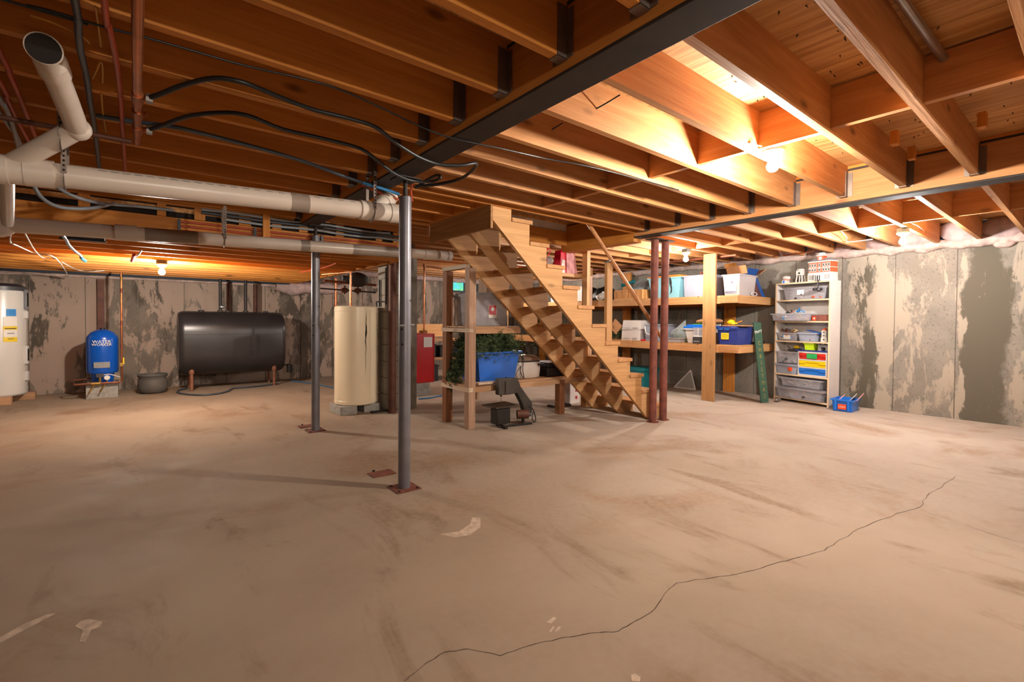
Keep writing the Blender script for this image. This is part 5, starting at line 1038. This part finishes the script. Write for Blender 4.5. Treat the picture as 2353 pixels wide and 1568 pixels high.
tg = tote('lime_box','lime green small box above the colourful drawers',B(.49,.08,BZ[4]+.345+.01),ang,.135,.12,.10,'lime',None,taper=.86,rim=.008)
tag(MB().prism([(p.x,p.y) for p in (B(.30,.02,0),B(.76,.02,0),B(.76,.16,0),B(.30,.16,0))],'z',BZ[4]+.338,BZ[4]+.354).build('base_plate','navy_plastic',None),'dark blue flat baseplate on top of the colourful drawers','plate')
tc = thing('toy_castle','grey toy castle gate block on the blue baseplate','toy',B(.665,.08,BZ[4]+.355),ang); MB().box(-.07,-.03,-.03,.03,0,.085).box(.03,.07,-.03,.03,0,.085).box(-.03,.03,-.03,.03,.05,.085).box(-.075,-.05,-.035,.035,.086,.10).box(-.02,.02,-.035,.035,.086,.10).box(.05,.075,-.035,.035,.086,.10).build('gatehouse','toy_grey',tc,local=True)
ty = thing('toy_machine','yellow and black toy machine on the stacked bins left of the lime box','toy',B(.28,.08,BZ[4]+.335),ang); MB().box(-.11,.10,-.04,.04,.001,.018).box(-.05,.05,-.03,.03,.018,.03).cyl((-.08,-.02,.03),(-.13,-.02,.06),.006,n=6).build('chassis','toy_dark',ty,local=True); MB().lump((.0,0,.05),(.045,.03,.025),3,.3).build('cab','yellow_plastic',ty,local=True)
tt = thing('toy_tower','white and grey toy tower at the right of the third tier','toy',B(.665,.09,BZ[3]+.001),ang); MB().box(-.04,.04,-.03,.03,0,.06).box(-.03,.03,-.03,.03,.06,.155).build('wall','toy_white',tt,local=True); MB().frus(0,0,.155,.19,.06,.06,.01,.01).build('roof','toy_brick',tt,local=True)
for z in (.03,.085,.13): MB().box(-.008,.008,-.032,-.03,z-.008,z+.008).build('window','ink',tt,local=True)
tag(MB().lump(B(.73,.09,BZ[3]+.06),(.022,.03,.06),2,.3).build('dark_figure','toy_dark',None),'dark toy figure in the right corner of the third tier','toy')
tb = thing('brown_box','flat brown box with red square label on the second tier','box',B(.62,.10,BZ[2]+.001),ang); MB().box(-.11,.12,-.07,.07,0,.085).build('carton','steel_rust',tb,local=True,bevel=.003); MB().box(-.10,-.045,-.0735,-.0705,.005,.06).build('label','sticker_orange',tb,local=True); MB().cyl((-.068,-.0738,.035),(-.068,-.0745,.035),.012,n=12).build('emblem','sticker_white',tb,local=True)
rn = random.Random(8)
for i,(u,v,z,mt,lab) in enumerate(((.17,.08,1.262,'toy_dark','dark toy walker on the second tier bin'),(.24,.06,1.262,'toy_white','white toy ship on the second tier bin'),(.33,.08,1.262,'sticker_blue','blue and grey toy craft on the second tier bin'),(.14,.08,.99,'toy_grey','grey toy vehicle on the small bin with pale label'),(.09,.09,.99,'steel_rust','brown toy vehicle at the left of the third tier'),(.24,.09,.99,'toy_tan','tan toy vehicle on the third tier'))):
    q = B(u,v,z); mb = MB()
    for k in range(7): 
        p = q+Vector((rn.uniform(-.02,.02),rn.uniform(-.04,.04),rn.uniform(.0,.05))); dd = Vector((rn.gauss(0,1),rn.gauss(0,1),rn.gauss(0,.5))).normalized()*rn.uniform(.015,.04); mb.beam(p-dd,p+dd,rn.uniform(.008,.02),rn.uniform(.006,.016))
    tt = thing('toy_model',lab,'toy',q); mb.build('body',mt,tt,angle=0); MB().ball(q+Vector((0,0,.03)),.012,8,5).cyl(q+Vector((0,-.03,.01)),q+Vector((0,.03,.01)),.006,n=6).build('detail','toy_brick' if i%2 else 'toy_white',tt)
# on top of the bookshelf
th = thing('toy_town_hall','brick-built toy town hall with clock tower on top of the bookshelf','toy',B(.605,.10,1.701),ang)
MB().box(-.15,.15,-.07,.09,0,.11).box(-.045,.045,-.10,-.07,0,.095).build('ground_floor','toy_white',th,local=True); MB().box(-.145,.145,-.066,.088,.111,.255).build('upper_floors','toy_brick',th,local=True); MB().box(-.155,.155,-.075,.092,.255,.268).box(-.152,.152,-.072,.09,.175,.183).box(-.152,.152,-.072,.09,.108,.114).build('cornice','toy_white',th,local=True)
MB().frus(0,.01,.268,.31,.30,.16,.20,.06).build('roof','toy_grey',th,local=True); MB().box(-.04,.04,-.05,.03,.268,.34).build('tower','toy_brick',th,local=True); MB().box(-.045,.045,-.055,.035,.34,.35).box(-.028,.028,-.038,.018,.35,.385).build('tower_top','toy_white',th,local=True); MB().frus(0,-.01,.385,.42,.06,.06,.006,.006).build('spire','toy_dark',th,local=True)
ck = MB().cyl((0,-.051,.308),(0,-.054,.308),.022,n=14).build('clock','sticker_white',th,local=True); MB().box(-.002,.002,-.0555,-.0545,.308,.324).box(-.0,.012,-.0555,-.0545,.306,.310).build('hand','ink',ck,local=True)
for r,z in enumerate((.128,.193)):
    for x in (-.125,-.09,-.055,.0,.055,.09,.125): f_ = MB().box(x-.012,x+.012,-.0705,-.0662,z,z+.042).build('window','toy_white',th,local=True); MB().box(x-.007,x+.007,-.0715,-.0706,z+.006,z+.036).build('pane','ink',f_,local=True)
for x in (-.125,-.085,.085,.125): f_ = MB().box(x-.014,x+.014,-.0735,-.0702,.02,.085).build('window','toy_grey',th,local=True)
MB().box(-.03,.03,-.104,-.1005,.0,.07).build('door','ink',th,local=True)
for x in (-.04,-.015,.015,.04): MB().cyl((x,-.108,0),(x,-.108,.085),.005,n=8).build('column','toy_white',th,local=True)
tw = thing('toy_water_tower','white toy tower on legs, left of the town hall on the bookshelf','toy',B(.32,.08,1.701),ang)
for x,y in ((-.035,-.03),(.035,-.03),(-.035,.03),(.035,.03)): MB().beam((x*1.3,y*1.3,.001),(x,y,.10),.012,.012,(1,0,0)).build('leg','toy_white',tw,local=True)
MB().box(-.045,.045,-.04,.04,.10,.165).build('cabin','toy_white',tw,local=True); MB().box(-.014,.014,-.042,-.04,.115,.145).build('window','toy_dark',tw,local=True); MB().lathe([(.06,0),(.05,.02),(.02,.032)],(0,0,.166),12).build('roof','toy_white',tw,local=True)
ts = thing('toy_tree_house','small white and red toy scene at the left end of the bookshelf top','toy',B(.11,.08,1.701),ang); MB().box(-.05,.03,-.03,.03,.001,.045).build('house','toy_white',ts,local=True); MB().box(-.035,-.01,-.032,-.03,.005,.04).build('blue_panel','draw_blue',ts,local=True); MB().lump((.0,0,.08),(.06,.035,.035),4,.5).build('snowy_roof','toy_white',ts,local=True); MB().box(-.04,.05,-.025,.025,.046,.055).build('red_beam','toy_brick',ts,local=True)
tag(MB().box(*(lambda p:(p.x-.012,p.x+.012,p.y-.012,p.y+.012))(B(.43,.08,0)),1.701,1.80).build('toy_pillar','toy_tan',None),'tan toy pillar beside the town hall','toy')
tl = thing('clip_lamp','black clip lamp hanging over the bookshelf top edge','lamp',B(.63,-.02,1.66),ang); MB().box(-.01,.01,-.012,.05,.043,.049).box(-.008,.008,-.016,-.006,-.06,.045).build('clip','black_plastic',tl,local=True); MB().lathe([(.008,0),(.055,-.01),(.06,-.035),(.03,-.04)],(0,-.02,-.055),16).build('head','black_plastic',tl,local=True)
# floor bits by the bookshelf
c = fz(1786,924,0); tag(MB().lump(c+Vector((0,0,.03)),(.06,.035,.03),3,.4).build('crushed_can','silver_can',None,angle=20),'crushed silver can on the floor at the bookshelf corner','can')
c = fz(1838,925,0); tag(MB().ball((c.x+.05,c.y,.022),(.045,.06,.022)).build('yellow_puck','tan_pebble',None),'yellow oval puck on the floor under the bookshelf','puck')
# blue bin with books
a, b_ = Vector(fz(1911,944,0)), Vector(fz(1957,950,0)); an = math.atan2(b_.y-a.y,b_.x-a.x); w_ = (b_-a).length; 
cn = (a+b_)/2+Vector((-math.sin(an),math.cos(an),0))*.16
tb = tote('book_bin','blue plastic bin of magazines on the floor beside the bookshelf',(cn.x,cn.y,.001),an,w_+.01,.29,.155,'bright_blue',None,taper=.9,rim=.014)
s_ = .045; MB().box(-s_,s_,-.1495,-.1425,.03,.095).build('logo_patch','sticker_orange',tb,local=True); Mx = WM[tb.name] @ facing((0,-.151,.062),(1,0,0)); text('LEGO',.03,'sticker_white',tb,Mx,name='logo')
for x in (-.07,.07): MB().box(x-.012,x+.012,-.158,-.15,.02,.15).build('rib','bright_blue',tb,local=True)
for i,(u,v,tl_,mt,lab) in enumerate(((-.06,-.04,.5,'bag_pink','pink magazine leaning left in the blue bin'),(.02,.03,.7,'toy_white','white magazine in the middle of the blue bin'),(.06,.05,.6,'bag_pink','pink patterned magazine at the right of the blue bin'))):
    M2 = WM[tb.name]; p0 = M2 @ Vector((u-.06+.03*i,v,.07)); p1 = M2 @ Vector((u+.05+.03*i,v+.02,.20+.015*i)); tag(MB().beam(p0,p1,.19,.007,(0,0,1)).build('magazine',mt,None),lab,'magazine','magazines in the blue bin')
